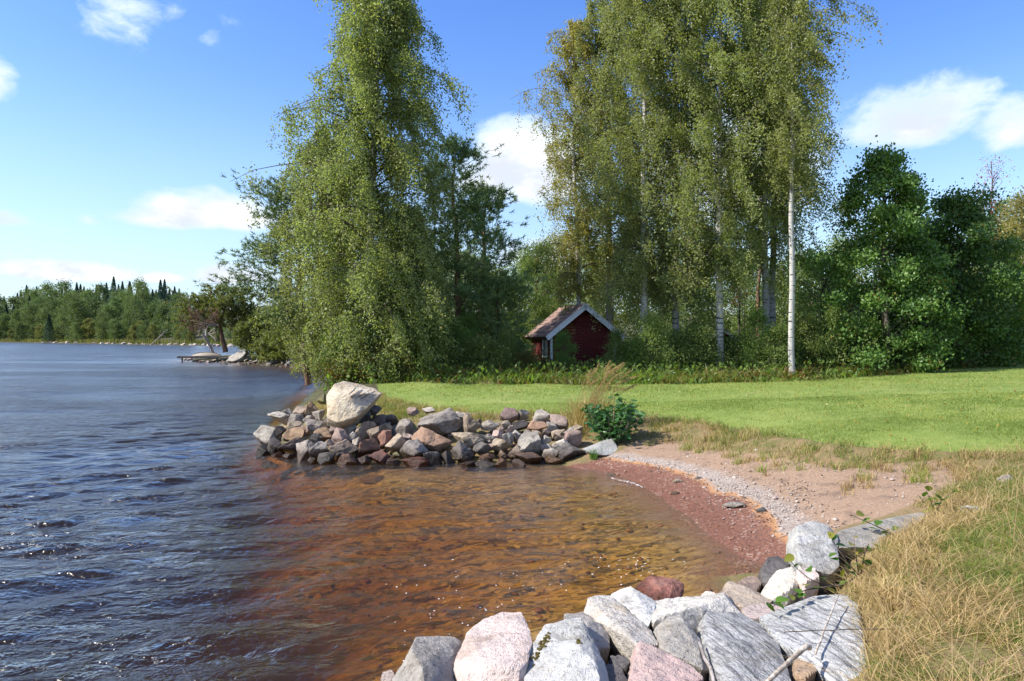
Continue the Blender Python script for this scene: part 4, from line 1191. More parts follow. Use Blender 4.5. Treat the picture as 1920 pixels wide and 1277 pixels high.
def wavy(p0, p1, n, amp, g):
    t = np.linspace(0, 1, n)[:, None]
    P = np.asarray(p0) * (1 - t) + np.asarray(p1) * t
    k = np.cumsum(g.normal(size=(n, 3)), 0); k -= k[0] * (1 - t) + k[-1] * t
    k[:, 2] = 0
    return P + k * amp


def birch_geometry(H, lean, profile, t0, nleaf, seed, r0=0.16, droop=1.0, wind=0.22, nb=70, ntw=10, amp=0.03):
    g = np.random.default_rng(seed)
    tr = wavy((0, 0, -0.15), (lean[0], lean[1], H), 16, amp, g)
    tt = np.linspace(0, 1, 16)
    gt = Geo(); gt.tube(tr, r0 * (1 - tt) ** 0.8 + 0.012, 9)
    gb = Geo(); C = []; base = []
    per = max(3, int(1.35 * nleaf / (nb * ntw)))
    for i in range(nb):
        t = t0 + (0.985 - t0) * ((i + g.random()) / nb) ** 0.9
        p0 = np.array([np.interp(t, tt, tr[:, k]) for k in range(3)])
        az = i * 2.39996 + g.normal() * 0.35
        L = float(prof(profile, t, az)) * g.uniform(0.6, 1.2) * (1 + .2 * math.sin(2 * az + seed + 11 * t) + .12 * math.sin(29 * t + seed))
        d = np.array([math.cos(az), math.sin(az), 0])
        up = g.uniform(0.55, 1.0); s = np.linspace(0, 1, 7)[:, None]
        B = p0 + d * L * s + np.array([0, 0, 1]) * L * (up * s - (0.55 + 0.25 * droop) * s ** 2)
        B += np.cumsum(g.normal(size=(7, 3)), 0) * 0.02 * L * s
        rb = max(0.008, r0 * 0.32 * (1 - t) ** .7)
        gb.tube(B, np.linspace(rb, 0.005, 7), 4)
        tb = g.random()
        for j in range(ntw):
            q = g.uniform(0.12, 1.0)
            p = np.array([np.interp(q, s[:, 0], B[:, k]) for k in range(3)])
            ld = g.uniform(0.35, 1.5) * droop * (0.6 + 0.25 * L)
            dr = np.array([g.normal() * 0.22 + wind + d[0] * .15, g.normal() * 0.25 + d[1] * .15, 0]) * (0.5 + ld * .5)
            u = np.linspace(0, 1, 4)[:, None]
            tw = p + dr * u + np.array([0, 0, -1]) * ld * u ** 1.35 + np.array([0, 0, 1]) * 0.12 * u * (1 - u)
            if j < 5:
                gb.tube(tw, np.linspace(0.006, 0.003, 4), 3)
            w = g.random((per, 1))
            c = p + dr * w + np.array([0, 0, -1]) * ld * w ** 1.35 + g.normal(size=(per, 3)) * (0.055 + 0.022 * L)
            C.append(c); base.append(np.full(per, tb))
    return gt, gb, np.concatenate(C), np.concatenate(base)


def cluster_geometry(H, lean, profile, t0, nleaf, seed, r0=0.12, nc=90, spread=0.3, stems=1, flat=0.7):
    g = np.random.default_rng(seed)
    gt = Geo(); gb = Geo(); C = []; base = []
    trunks = []
    for k in range(stems):
        top = np.array([lean[0], lean[1], H * (0.97 if k == 0 else g.uniform(.6, .9))])
        off = np.array([0, 0, 0.0]) if stems == 1 else np.array([g.normal() * .12, g.normal() * .12, 0])
        if stems > 1:
            a = g.uniform(0, 6.28); rr = float(prof(profile, .6, a)) * .6; top[:2] += [math.cos(a) * rr, math.sin(a) * rr]
        tr = wavy(off + [0, 0, -.12], top, 10, 0.02 * H / 4, g)
        gt.tube(tr, np.linspace(r0, 0.012, 10) if stems == 1 else np.linspace(r0 * .6, .006, 10), 7)
        trunks.append(tr)
    per = max(2, int(nleaf / nc))
    for i in range(nc):
        t = t0 + (1 - t0) * (i + g.random()) / nc
        az = g.uniform(0, 6.28)
        rr = float(prof(profile, t, az)) * math.sqrt(g.uniform(0.06, 1.0)) * g.uniform(.85, 1.1) * (1 + .22 * math.sin(3 * az + seed + 7 * t) + .14 * math.sin(23 * t + seed))
        tr = trunks[i % stems]
        ax = np.array([np.interp(t * H, tr[:, 2], tr[:, k]) for k in (0, 1)]) if stems == 1 else np.array(lean) * t
        p = np.array([ax[0] + math.cos(az) * rr, ax[1] + math.sin(az) * rr, t * H])
        q = max(.05, t - 0.35 * rr / H * 1.6 - .05)
        st = np.array([np.interp(q * H, tr[:, 2], tr[:, k]) for k in range(3)])
        if i % 2 == 0:
            u = np.linspace(0, 1, 5)[:, None]
            gb.tube(st * (1 - u) + p * u + np.array([0, 0, 1]) * rr * .12 * u * (1 - u) + np.cumsum(g.normal(size=(5, 3)), 0) * .02 * rr, np.linspace(max(.006, r0 * .28), .004, 5), 4)
        s = spread * g.uniform(.7, 1.35)
        k = int(per * g.uniform(.6, 1.4))
        C.append(p + g.normal(size=(k, 3)) * [s, s, s * flat]); base.append(np.full(k, g.random()))
    C = np.concatenate(C); base = np.concatenate(base)
    ok = C[:, 2] > 0.03
    return gt, gb, C[ok], base[ok]


def make_tree(name, label, cat, group, geom, leafm, barkm, branchm, size, seed, loc, down=0.4, aspect=0.62):
    gt, gb, C, base = geom
    root = link(name, None, None, loc)
    tag(root, label, cat, group)
    gt.build('trunk' if gt.n < 400 else 'stems', barkm, root)
    if gb.n:
        tag(gb.build('branches', branchm, root), kind='stuff')
    tag(link('crown', crown_mesh('crown', C, size, leafm, seed, down, aspect, base), root), kind='stuff')
    return root


def at(px, D):
    x = (px - 960) / FPX * D
    return (x, D, hz(x, D))


def pxprof(rows, D):
    return [(t, l / FPX * D, r / FPX * D) for t, l, r in rows]


BIRCHES = [
    # px, D, H, lean px, t0, profile rows (t, left px, right px), leaves, leaf material, label
    (688, 26.0, 17.6, 26, 0.04, [(0, 62, 110), (.05, 82, 130), (.17, 130, 138), (.28, 178, 138), (.4, 198, 134), (.51, 178, 132), (.63, 148, 130), (.75, 125, 112), (.87, 100, 82), (1, 25, 20)], 130000, 'lf_birch', 0.17, 170,
     'tall drooping birch at the water behind the cream boulder, leafy down to the ground', 'tall birch trees by the lawn'),
    (628, 27.6, 10.4, -30, 0.08, [(0, 45, 80), (.2, 85, 95), (.45, 118, 95), (.75, 88, 80), (1, 14, 14)], 46000, 'lf_birch', 0.10, 60,
     'smaller birch leaning out over the water left of the tall drooping birch', 'tall birch trees by the lawn'),
    (745, 25.4, 6.6, 8, 0.06, [(0, 70, 80), (.3, 90, 90), (.6, 85, 85), (1, 15, 15)], 24000, 'lf_birch', 0.07, 50,
     'young bushy birch in front of the tall drooping birch at the lawn corner', 'tall birch trees by the lawn'),
    (1088, 32.0, 16.6, -12, 0.2, [(0, 40, 50), (.25, 60, 75), (.5, 78, 75), (.75, 85, 70), (.9, 60, 50), (1, 10, 10)], 30000, 'lf_gold', 0.13, 60,
     'golden-yellow birch at the left edge of the birch group', 'tall birch trees by the lawn'),
    (1140, 32.5, 19.5, 6, 0.2, [(0, 70, 80), (.2, 105, 105), (.5, 120, 120), (.8, 95, 95), (1, 15, 15)], 64000, 'lf_birch2', 0.15, 90,
     'birch just behind the red hut gable with foliage hanging low', 'tall birch trees by the lawn'),
    (1205, 28.6, 18.6, 10, 0.17, [(0, 50, 80), (.2, 100, 115), (.5, 140, 140), (.8, 95, 95), (1, 15, 15)], 60000, 'lf_birch', 0.15, 100,
     'leaning white-trunked birch to the right of the hut', 'tall birch trees by the lawn'),
    (1266, 29.6, 19.4, 0, 0.15, [(0, 80, 80), (.2, 115, 115), (.5, 140, 135), (.8, 95, 95), (1, 15, 15)], 55000, 'lf_birch2', 0.16, 95,
     'birch with a blotchy grey-white trunk in the middle of the birch group', 'tall birch trees by the lawn'),
    (1351, 27.6, 18.8, 4, 0.2, [(0, 70, 70), (.3, 110, 105), (.5, 130, 125), (.8, 95, 95), (1, 15, 15)], 64000, 'lf_birch', 0.155, 105,
     'thick white-trunked birch in front of the small red shed', 'tall birch trees by the lawn'),
    (1436, 29.4, 19.2, -6, 0.24, [(0, 60, 60), (.3, 90, 90), (.5, 115, 110), (.8, 85, 85), (1, 15, 15)], 46000, 'lf_birch2', 0.16, 70,
     'dark-trunked birch close beside a paler trunk near the straight white birch', 'tall birch trees by the lawn'),
    (1449, 30.2, 18.6, 14, 0.32, [(0, 50, 60), (.3, 65, 75), (.5, 80, 95), (.8, 75, 85), (1, 15, 15)], 30000, 'lf_birch', 0.15, 60,
     'pale grey-trunked birch directly right of the dark-trunked one', 'tall birch trees by the lawn'),
    (1486, 25.6, 18.2, 4, 0.40, [(0, 20, 40), (.42, 40, 75), (.6, 70, 95), (.8, 75, 95), (1, 15, 20)], 30000, 'lf_birch', 0.108, 75,
     'straight white birch with a long bare trunk at the right of the group', 'tall birch trees by the lawn'),
]
for i, (px, D, H, lean, t0, rows, nl, lm, r0, nb, lab, grp) in enumerate(BIRCHES):
    P = pxprof(rows, D)
    geo = birch_geometry(H, (lean / FPX * D, 0.4), P, t0, nl, 40 + i, r0, 1.0 if D < 30 or True else 1, 0.24, int(nb * 1.15), 12)
    make_tree('birch_tree', lab, 'birch', grp, geo, M[lm], M['bk_birch'], M['bk_twig'], 0.096, 60 + i, at(px, D))

ROUNDS = [
    # name, px, D, H, profile px, t0, leaves, size, clusters, spread, leaf, bark, label, cat
    ('maple_tree', 1655, 27.0, 8.6, [(0, 60, 70), (.12, 105, 100), (.35, 118, 100), (.6, 105, 85), (.8, 70, 62), (.92, 50, 48), (1, 25, 20)], .03, 42000, .12, 150, .25, 'lf_maple', 'bk_grey', 'tall dark green maple right of the straight white birch', 'maple'),
    ('maple_tree', 1795, 28.0, 6.9, [(0, 80, 80), (.15, 115, 100), (.5, 110, 95), (.75, 80, 75), (1, 25, 25)], .03, 33000, .12, 125, .26, 'lf_maple', 'bk_grey', 'rounder dark maple further right with reddish tinted tips', 'maple'),
    ('leafy_tree', 1725, 30.0, 6.0, [(0, 80, 80), (.5, 90, 90), (1, 30, 30)], .03, 14000, .12, 90, .35, 'lf_maple', 'bk_grey', 'lower dark tree filling the gap between the two maples', 'tree'),
    ('leafy_tree', 1878, 29.0, 5.0, [(0, 60, 60), (.4, 70, 62), (1, 25, 25)], .03, 12000, .11, 80, .3, 'lf_shrub', 'bk_grey', 'bushy dark tree at the right end of the lawn edge', 'tree'),
    ('willow_tree', 1002, 37.0, 6.4, [(0, 55, 60), (.4, 70, 70), (.75, 55, 60), (1, 18, 20)], .1, 22000, .10, 120, .3, 'lf_willow', 'bk_grey', 'bright yellow-green willow behind the red hut', 'willow'),
    ('rowan_tree', 1385, 36.0, 5.2, [(0, 8, 8), (.5, 16, 16), (1, 8, 8)], .55, 500, .10, 14, .2, 'lf_red', 'bk_grey', 'small rowan with red leaves behind the thick white birch', 'rowan'),
    ('leafy_tree', 1045, 44.0, 8.0, [(0, 30, 30), (.5, 38, 40), (.85, 30, 30), (1, 8, 8)], .3, 6000, .12, 60, .4, 'lf_gold', 'bk_grey', 'thin yellowing tree rising above the willow', 'tree'),
    ('leafy_tree', 1917, 37.0, 8.6, [(0, 50, 50), (.5, 62, 60), (.85, 35, 40), (1, 10, 10)], .08, 14000, .12, 100, .35, 'lf_gold', 'bk_grey', 'yellowish tree at the right edge of the picture', 'tree'),
    ('leafy_tree', 1855, 42.0, 11.8, [(0, 10, 10), (.6, 28, 28), (.85, 30, 26), (1, 8, 8)], .5, 900, .10, 60, .35, 'lf_red', 'bk_twig', 'nearly bare thin birch-like tree above the bushes at the right', 'tree'),
]
for i, (nm, px, D, H, rows, t0, nl, sz, nc, sp, lm, bk, lab, cat) in enumerate(ROUNDS):
    geo = cluster_geometry(H, (0.1, 0), pxprof(rows, D), t0, nl, 140 + i, 0.13 if H > 6 else .08, nc, sp)
    make_tree(nm, lab, cat, None, geo, M[lm], M[bk], M['bk_grey'], sz, 160 + i, at(px, D), 0.5, 0.8 if 'maple' in nm else .6)


# ---- background trees behind the birches and the hut: five shapes, each placed several times
def background_trees():
    protos = []
    for k in range(5):
        H = [7.5, 6.5, 8.5, 6.0, 9.5][k]
        rows = [(0, 1.1, 1.1), (.3, 1.9, 1.9), (.65, 1.7, 1.7), (1, .4, .4)]
        geo = cluster_geometry(H, (g0.normal() * .2, 0), rows, .06, 8500, 200 + k, .10, 85, .42)
        protos.append(make_tree('background_tree', 'x', 'tree', 'trees standing behind the birches and the hut', geo, M['lf_back'], M['bk_grey'], M['bk_grey'], .15, 220 + k, (0, 0, 0)))
    spots = [(985, 48, 0, .9), (1035, 52, 1, 1), (1090, 42, 2, .8), (1150, 40, 0, .9), (1215, 44, 3, 1), (1300, 38, 1, .9), (1330, 46, 4, .8), (1395, 42, 0, .85), (1420, 52, 2, .8), (1470, 40, 3, .9), (1500, 46, 1, 1), (1545, 36, 3, .95),
             (1590, 42, 0, .9), (1640, 38, 2, .75), (1720, 40, 4, .8), (1800, 42, 1, 1.0), (1860, 44, 0, 1.0), (1940, 44, 2, 1), (2010, 40, 4, 1), (930, 40, 3, .9), (880, 38, 1, .9), (820, 36, 3, .9), (770, 34, 3, .8), (1250, 52, 4, .8), (1120, 55, 4, .8), (1570, 55, 4, .9)]
    where = {985: 'left of the willow behind the hut', 1035: 'far behind the hut roof', 1090: 'directly behind the hut gable', 1150: 'behind the right eave of the hut', 1215: 'behind the leaning birch trunk', 1300: 'between the blotchy birch and the thick white birch', 1330: 'tall and far back left of the thick white birch',
             1395: 'behind the small red shed', 1420: 'far behind the dark-trunked birch', 1470: 'just left of the straight white birch trunk', 1500: 'far behind the straight white birch trunk', 1545: 'right of the straight white birch trunk', 1590: 'left of the tall maple', 1640: 'behind the tall maple',
             1720: 'tall behind the gap between the maples', 1800: 'behind the rounder maple', 1860: 'behind the bushy dark tree at the right', 1940: 'behind the yellowish tree at the right edge', 2010: 'beyond the right edge of the lawn', 930: 'behind the right pine', 880: 'deep in the shade behind the pine trunk', 820: 'in the shade right of the tall drooping birch',
             770: 'close behind the young bushy birch', 1250: 'far back between the middle birches', 1120: 'far back between the golden birch and the hut', 1570: 'far back left of the tall maple'}
    seen = set()
    for px, D, k, s in spots:
        o = protos[k] if k not in seen else copy_tree(protos[k])
        seen.add(k)
        o.location = at(px, D); o.scale = (s, s, s); o.rotation_euler = (0, 0, g0.uniform(0, 6.28))
        o['label'] = 'mid-green leafy tree ' + where[px]


g0 = np.random.default_rng(77)
background_trees()


# ------------------------------------------------------------------ pines
def needle_tufts(P, Dr, nper, L, wid, g):
    """bottle-brush tufts: thin triangles round the ends of the twigs"""
    n = len(P)
    d = np.repeat(Dr, nper, 0) * 0.55 + g.normal(size=(n * nper, 3)) * 0.62
    d /= np.linalg.norm(d, axis=1)[:, None]
    p = np.repeat(P, nper, 0) + np.repeat(Dr, nper, 0) * g.uniform(-.12, .08, (n * nper, 1))
    s = np.cross(d, g.normal(size=d.shape)); s /= np.linalg.norm(s, axis=1)[:, None]
    l = L * g.uniform(.7, 1.2, (n * nper, 1))
    V = np.stack([p + s * wid, p - s * wid, p + d * l], 1).reshape(-1, 3)
    return V, np.arange(n * nper * 3).reshape(-1, 3), np.repeat(g.random(n), nper) * .5 + g.random(n * nper) * .5


def pine(label, loc, H, lean, limbs, seed, mat='lf_pine', r0=.15, tuft=(13, .2, .018), per=34, cat='pine', group=None, padr=.55, bark='bk_pine', shape=None):
    """limbs: list of (height fraction, azimuth deg, length m, rise)"""
    g = np.random.default_rng(seed)
    root = link('pine_tree', None, None, loc)
    tag(root, label, cat, group)
    tr = wavy((0, 0, -.15), (lean[0], lean[1], H), 12, .05, g) if shape is None else np.array(shape, float)
    tt = np.linspace(0, 1, len(tr))
    gt = Geo(); gt.tube(tr, r0 * (1 - tt) ** .75 + .015, 9)
    gb = Geo(); TP, TD = [], []
    for (t, az, L, rise) in limbs:
        p0 = np.array([np.interp(t, tt, tr[:, k]) for k in range(3)])
        d = np.array([math.cos(R(az)), math.sin(R(az)), 0])
        s = np.linspace(0, 1, 7)[:, None]
        B = p0 + d * L * s + np.array([0, 0, 1]) * L * (rise * s + .18 * s ** 2) + np.cumsum(g.normal(size=(7, 3)), 0) * .035 * L * s
        gb.tube(B, np.linspace(max(.015, r0 * .35 * (1 - t)), .008, 7), 5)
        m = max(5, int(per * (.4 + .6 * L / 2)))
        for j in range(m):
            q = 1 - .72 * g.random() ** 1.4
            p = np.array([np.interp(q, s[:, 0], B[:, k]) for k in range(3)])
            o = g.normal(size=3) * [1, 1, .42] * padr * (.35 + .5 * L / 2)
            e = p + o + np.array([0, 0, .12])
            if j % 3 == 0:
                gb.tube(np.array([p, p * .5 + e * .5 - [0, 0, .03], e]), [.01, .007, .004], 3)
            dd = o + d * .3 + np.array([0, 0, .35]); dd /= np.linalg.norm(dd)
            for _ in range(3):
                TP.append(e + g.normal(size=3) * .12); TD.append(dd)
    gt.build('trunk', M[bark], root)
    tag(gb.build('branches', M['bk_grey'], root), kind='stuff')
    V, F, t = needle_tufts(np.array(TP), np.array(TD), *tuft, g)
    tag(link('crown', mesh_np('crown', V, [F], M[mat], False, {'tint': t}), root), kind='stuff')
    return root


def whorls(g, t0, n, Lf, rise=.15, azs=None):
    out = []
    for i in range(n):
        t = t0 + (1 - t0) * i / n
        out.append((t, g.uniform(0, 360) if azs is None else azs[i % len(azs)] + g.normal() * 20, Lf(t) * g.uniform(.75, 1.1), rise + .3 * t + g.normal() * .08))
    return out


gp = np.random.default_rng(5)
pine('dark pine directly right of the tall drooping birch', at(862, 29.5), 9.8, (-.1, 0), whorls(gp, .28, 30, lambda t: np.interp(t, [.28, .55, .8, 1], [2.0, 1.9, 1.5, .5])), 1, per=30)
pine('shorter pine with its branches reaching right towards the willow', at(900, 31.5), 8.2, (.35, 0), whorls(gp, .25, 26, lambda t: np.interp(t, [.25, .5, .8, 1], [1.7, 1.9, 1.3, .4])), 2, per=30)
pine('pine behind the tall drooping birch whose branches stick out left over the water', at(580, 32.0), 9.4, (-.8, 0),
     [(.42, 180, 3.2, .16), (.46, 172, 2.6, .3), (.5, 195, 2.6, .25), (.58, 178, 2.0, .35), (.78, 182, 1.4, .5), (.85, 170, 1.2, .5), (.9, 190, 1.0, .6), (.7, 185, 1.4, .4), (.95, 180, .8, .6)] + whorls(gp, .3, 16, lambda t: 1.7), 3, per=34)
pine('tall slim pine trunk glowing orange between the birches', at(1421, 40), 11.5, (.1, 0), whorls(gp, .62, 14, lambda t: 1.2), 4, per=20, r0=.12)
pine('dark conifer standing above the bushes near the right edge', at(1876, 45), 9.6, (0, 0), whorls(gp, .2, 34, lambda t: np.interp(t, [.2, 1], [1.7, .15]), -.1), 5, per=22)
pine('low dark pine filling the shade between the birch and the hut', at(930, 30), 3.6, (.1, 0), whorls(gp, .1, 20, lambda t: 1.3), 6, per=24)


# ------------------------------------------------------------------ the small headland across the water
lp = W(420, 655, 61.5); z0 = hz(lp[0], 61.5)
def hl(px, py, D=61.5):
    p = W(px, py, D) - np.array([lp[0], 61.5, z0]); return p
shape = [hl(423, 660), hl(421, 650), hl(417, 635), hl(414, 618), hl(412, 605), hl(418, 590), hl(424, 572), hl(428, 556)]
pine('spreading shore pine with a bare trunk on the stony headland', (lp[0], 61.5, z0), 5.5, (0, 0),
     [(.55, 180, 3.6, .04), (.6, 190, 3.2, .14), (.6, 10, 2.6, .05), (.66, 170, 3.0, .22), (.66, 0, 2.6, .12), (.7, 60, 2.6, .2), (.72, 200, 2.4, .3), (.75, -10, 2.4, .25), (.8, 170, 2.2, .4), (.8, -60, 2.2, .25), (.85, 20, 2.0, .35),
      (.9, 180, 1.6, .5), (.92, 10, 1.6, .5), (.97, 90, 1.0, .6), (.98, 200, 1.0, .7), (.5, 185, 3.4, -.08), (.52, 0, 2.2, -.1), (.6, -90, 2.0, .1), (.7, -70, 2.0, .2)], 11, 'lf_pine2', .22, (13, .28, .038), 30, padr=.6, shape=shape)
dl = W(374, 598, 59.0)
ddr = link('dead_branch', None, None, dl); tag(ddr, 'reddish-brown withered branch hanging in front of the shore pine', 'branch')
gdb = Geo(); gg = np.random.default_rng(4); TP = []
for k in range(16):
    e = gg.normal(size=3) * [1.1, .5, .55]
    gdb.tube(np.array([[1.4, .4, -.6], e * .4 + [.4, .1, -.2], e]), [.03, .02, .008], 4)
    for _ in range(12):
        TP.append(e * gg.uniform(.6, 1.1) + gg.normal(size=3) * .18)
gdb.build('branch', M['bk_dead'], ddr)
V, F, t = needle_tufts(np.array(TP), np.tile([[0, 0, -.3]], (len(TP), 1)), 8, .22, .02, gg)
tag(link('needles', mesh_np('needles', V, [F], M['lf_dead'], False, {'tint': t}), ddr), kind='stuff')


def bare_tree(label, loc, H, spread, seed, r0=.14, depth=4, mat='bk_dead', name='dead_tree'):
    g = np.random.default_rng(seed)
    root = link(name, None, None, loc); tag(root, label, 'dead tree')
    gt, gb = Geo(), Geo()
    def grow(p, d, L, r, lev):
        n = 5
        P = [p]
        for i in range(n - 1):
            d = d + g.normal(size=3) * .13; d /= np.linalg.norm(d); P.append(P[-1] + d * L / (n - 1))
        P = np.array(P)
        (gt if lev == 0 else gb).tube(P, np.linspace(r, r * .6, n), 6 if lev == 0 else 4)
        if lev < depth:
            for k in range(3 if lev else 6):
                j = g.integers(1 if lev else 2, n)
                e = d + g.normal(size=3) * spread + np.array([0, 0, .12]); e /= np.linalg.norm(e)
                grow(P[j], e, L * g.uniform(.5, .72), r * .58, lev + 1)
    grow(np.zeros(3), np.array([0, 0, 1.0]), H * .55, r0, 0)
    gt.build('trunk', M[mat], root); tag(gb.build('branches', M[mat], root), kind='stuff')
    return root


p = W(403, 600, 74); bare_tree('bare grey dead tree rising above the shore pine', (p[0], 74, hz(p[0], 74)), 8.8, .75, 8, .16)
p = W(455, 600, 78); bare_tree('smaller bare dead tree right of the big dead one', (p[0], 78, hz(p[0], 78)), 6.4, .8, 9, .10)
p = W(1545, 690, 30); bare_tree('dead grey brush standing between the white birch and the tall maple', (p[0], 30, hz(p[0], 30)), 5.6, .7, 10, .06, 4, 'bk_grey')

for k, (px, D, H, sp) in enumerate([(500, 60, 4.0, 2.0), (555, 55, 4.4, 2.2), (470, 66, 3.6, 1.8), (590, 49, 3.6, 1.9), (530, 64, 4.8, 2.2), (610, 56, 4.8, 2.0), (520, 56.5, 2.0, 1.7)]):
    x = (px - 960) / FPX * D
    pine(['bushy olive pine right of the shore pine trunk', 'bushy pine hanging over the far stony shore', 'pine directly behind the shore pine', 'low pine at the water left of the tall birch', 'taller pine in the middle of the headland trees',
          'pine half hidden by the left birch', 'low spreading pine at the water of the headland'][k], (x, D, hz(x, D)), H, (0.1, 0), whorls(gp, .08, 26, lambda t: np.interp(t, [0, .5, 1], [sp, sp * .85, .4])), 20 + k, 'lf_pine2', .11, (13, .28, .038), 24, padr=.6)

# stones, the white log-like rock, the dock and the upturned boat on the headland
tag(link('boulder', *[(m_, None, c_) for m_, c_ in [hull_stone([(425, 676, 58.5), (430, 668, 59), (452, 656, 59.4), (459, 652, 59.6), (462, 658, 59), (458, 666, 58.6), (448, 673, 58.3), (436, 678, 58.2)], 71, 5, M['rk_pale'], 30, .03, .5, .4, 'boulder')]][0]),
    'long whitish boulder slanting up at the foot of the shore pine', 'boulder')
gs = random.Random(12)
hstones = [stone_mesh((1, .9, .7), 700 + i, 3, M['rk_' + ['pale', 'pink', 'rose', 'grey', 'tan'][i]], 30, .05, 6, 'shore_stone') for i in range(5)]
big_lab = {(548, 680): 'large pale rock on the headland shore under the pines', (378, 672): 'pinkish rock under the dock', (405, 671): 'rounded pale rock beside the dock end', (598, 684): 'pale rock at the end of the headland shore by the birch'}
pts = [(548, 680, 1.1), (378, 672, .8), (405, 671, .8), (598, 684, .9)] + [(345 + 270 * ((i + gs.random()) / 70), None, gs.uniform(.22, .55)) for i in range(70)]
for i, (px, py, s) in enumerate(pts):
    yw = np.interp(px, [340, 420, 500, 560, 610], [675, 680, 682, 687, 692])
    yy = (py or yw - gs.uniform(0, 5))
    D = 2.05 * FPX / (yy - HY)
    x = (px - 960) / FPX * D
    o = link('shore_stone', hstones[i % 5], None, (x, D, max(-.05, hz(x, D)) + .08 * s)); o.scale = (s, s, s); o.rotation_euler = (gs.uniform(-.3, .3), gs.uniform(-.3, .3), gs.uniform(0, 6.3))
    if (px, py) in big_lab:
        tag(o, big_lab[(px, py)], 'rock')
    else:
        tag(o, 'small %s stone on the headland shore %s' % (['pale', 'pink', 'reddish', 'grey', 'tan'][i % 5], 'under the landing stage' if px < 410 else 'at the whitish slanting boulder' if px < 475 else 'below the bushy pines' if px < 540 else 'close to the tall birch'), 'stone', 'stones along the headland shore')

D = 61.0; p = W(378, 664, D)
dock = link('dock', None, None, (p[0], D, 0)); tag(dock, 'dark wooden landing stage jutting out from the stony headland', 'dock')
for i in range(9):
    b = Geo(); b.box((-1.6 + i * .42, 0, .48), (.38, 1.5, .05)); b.build('plank', M['dock'], dock, False)
for sx in (-1.5, 1.6):
    b = Geo(); b.tube([(sx, -.5, -1.0), (sx, -.5, .5)], .07, 7, True); b.build('post', M['dock'], dock)
b = Geo(); b.box((0, -.7, .40), (3.7, .1, .12)); b.build('beam', M['dock'], dock, False)
p = W(387, 660, 63.5)
boat = link('upturned_boat', None, None, (p[0], 63.5, hz(p[0], 63.5) + .25)); tag(boat, 'pale upturned rowing boat lying behind the landing stage', 'boat')
g2 = Geo(); u = np.linspace(-1, 1, 15); th = np.linspace(0, np.pi, 9)
V = np.array([[a * 1.35, math.cos(b_) * .5 * (1 - a * a * .85), math.sin(b_) * .36 * (1 - a * a * .7)] for a in u for b_ in th])
Q = [[i * 9 + j, i * 9 + j + 1, (i + 1) * 9 + j + 1, (i + 1) * 9 + j] for i in range(14) for j in range(8)]
g2.add(V, None, Q); g2.build('hull', M['boat'], boat)
g2 = Geo(); g2.tube([[a * 1.37, 0, .37 * (1 - a * a * .7) + .01] for a in u], .025, 5); g2.build('keel', M['dock'], boat)


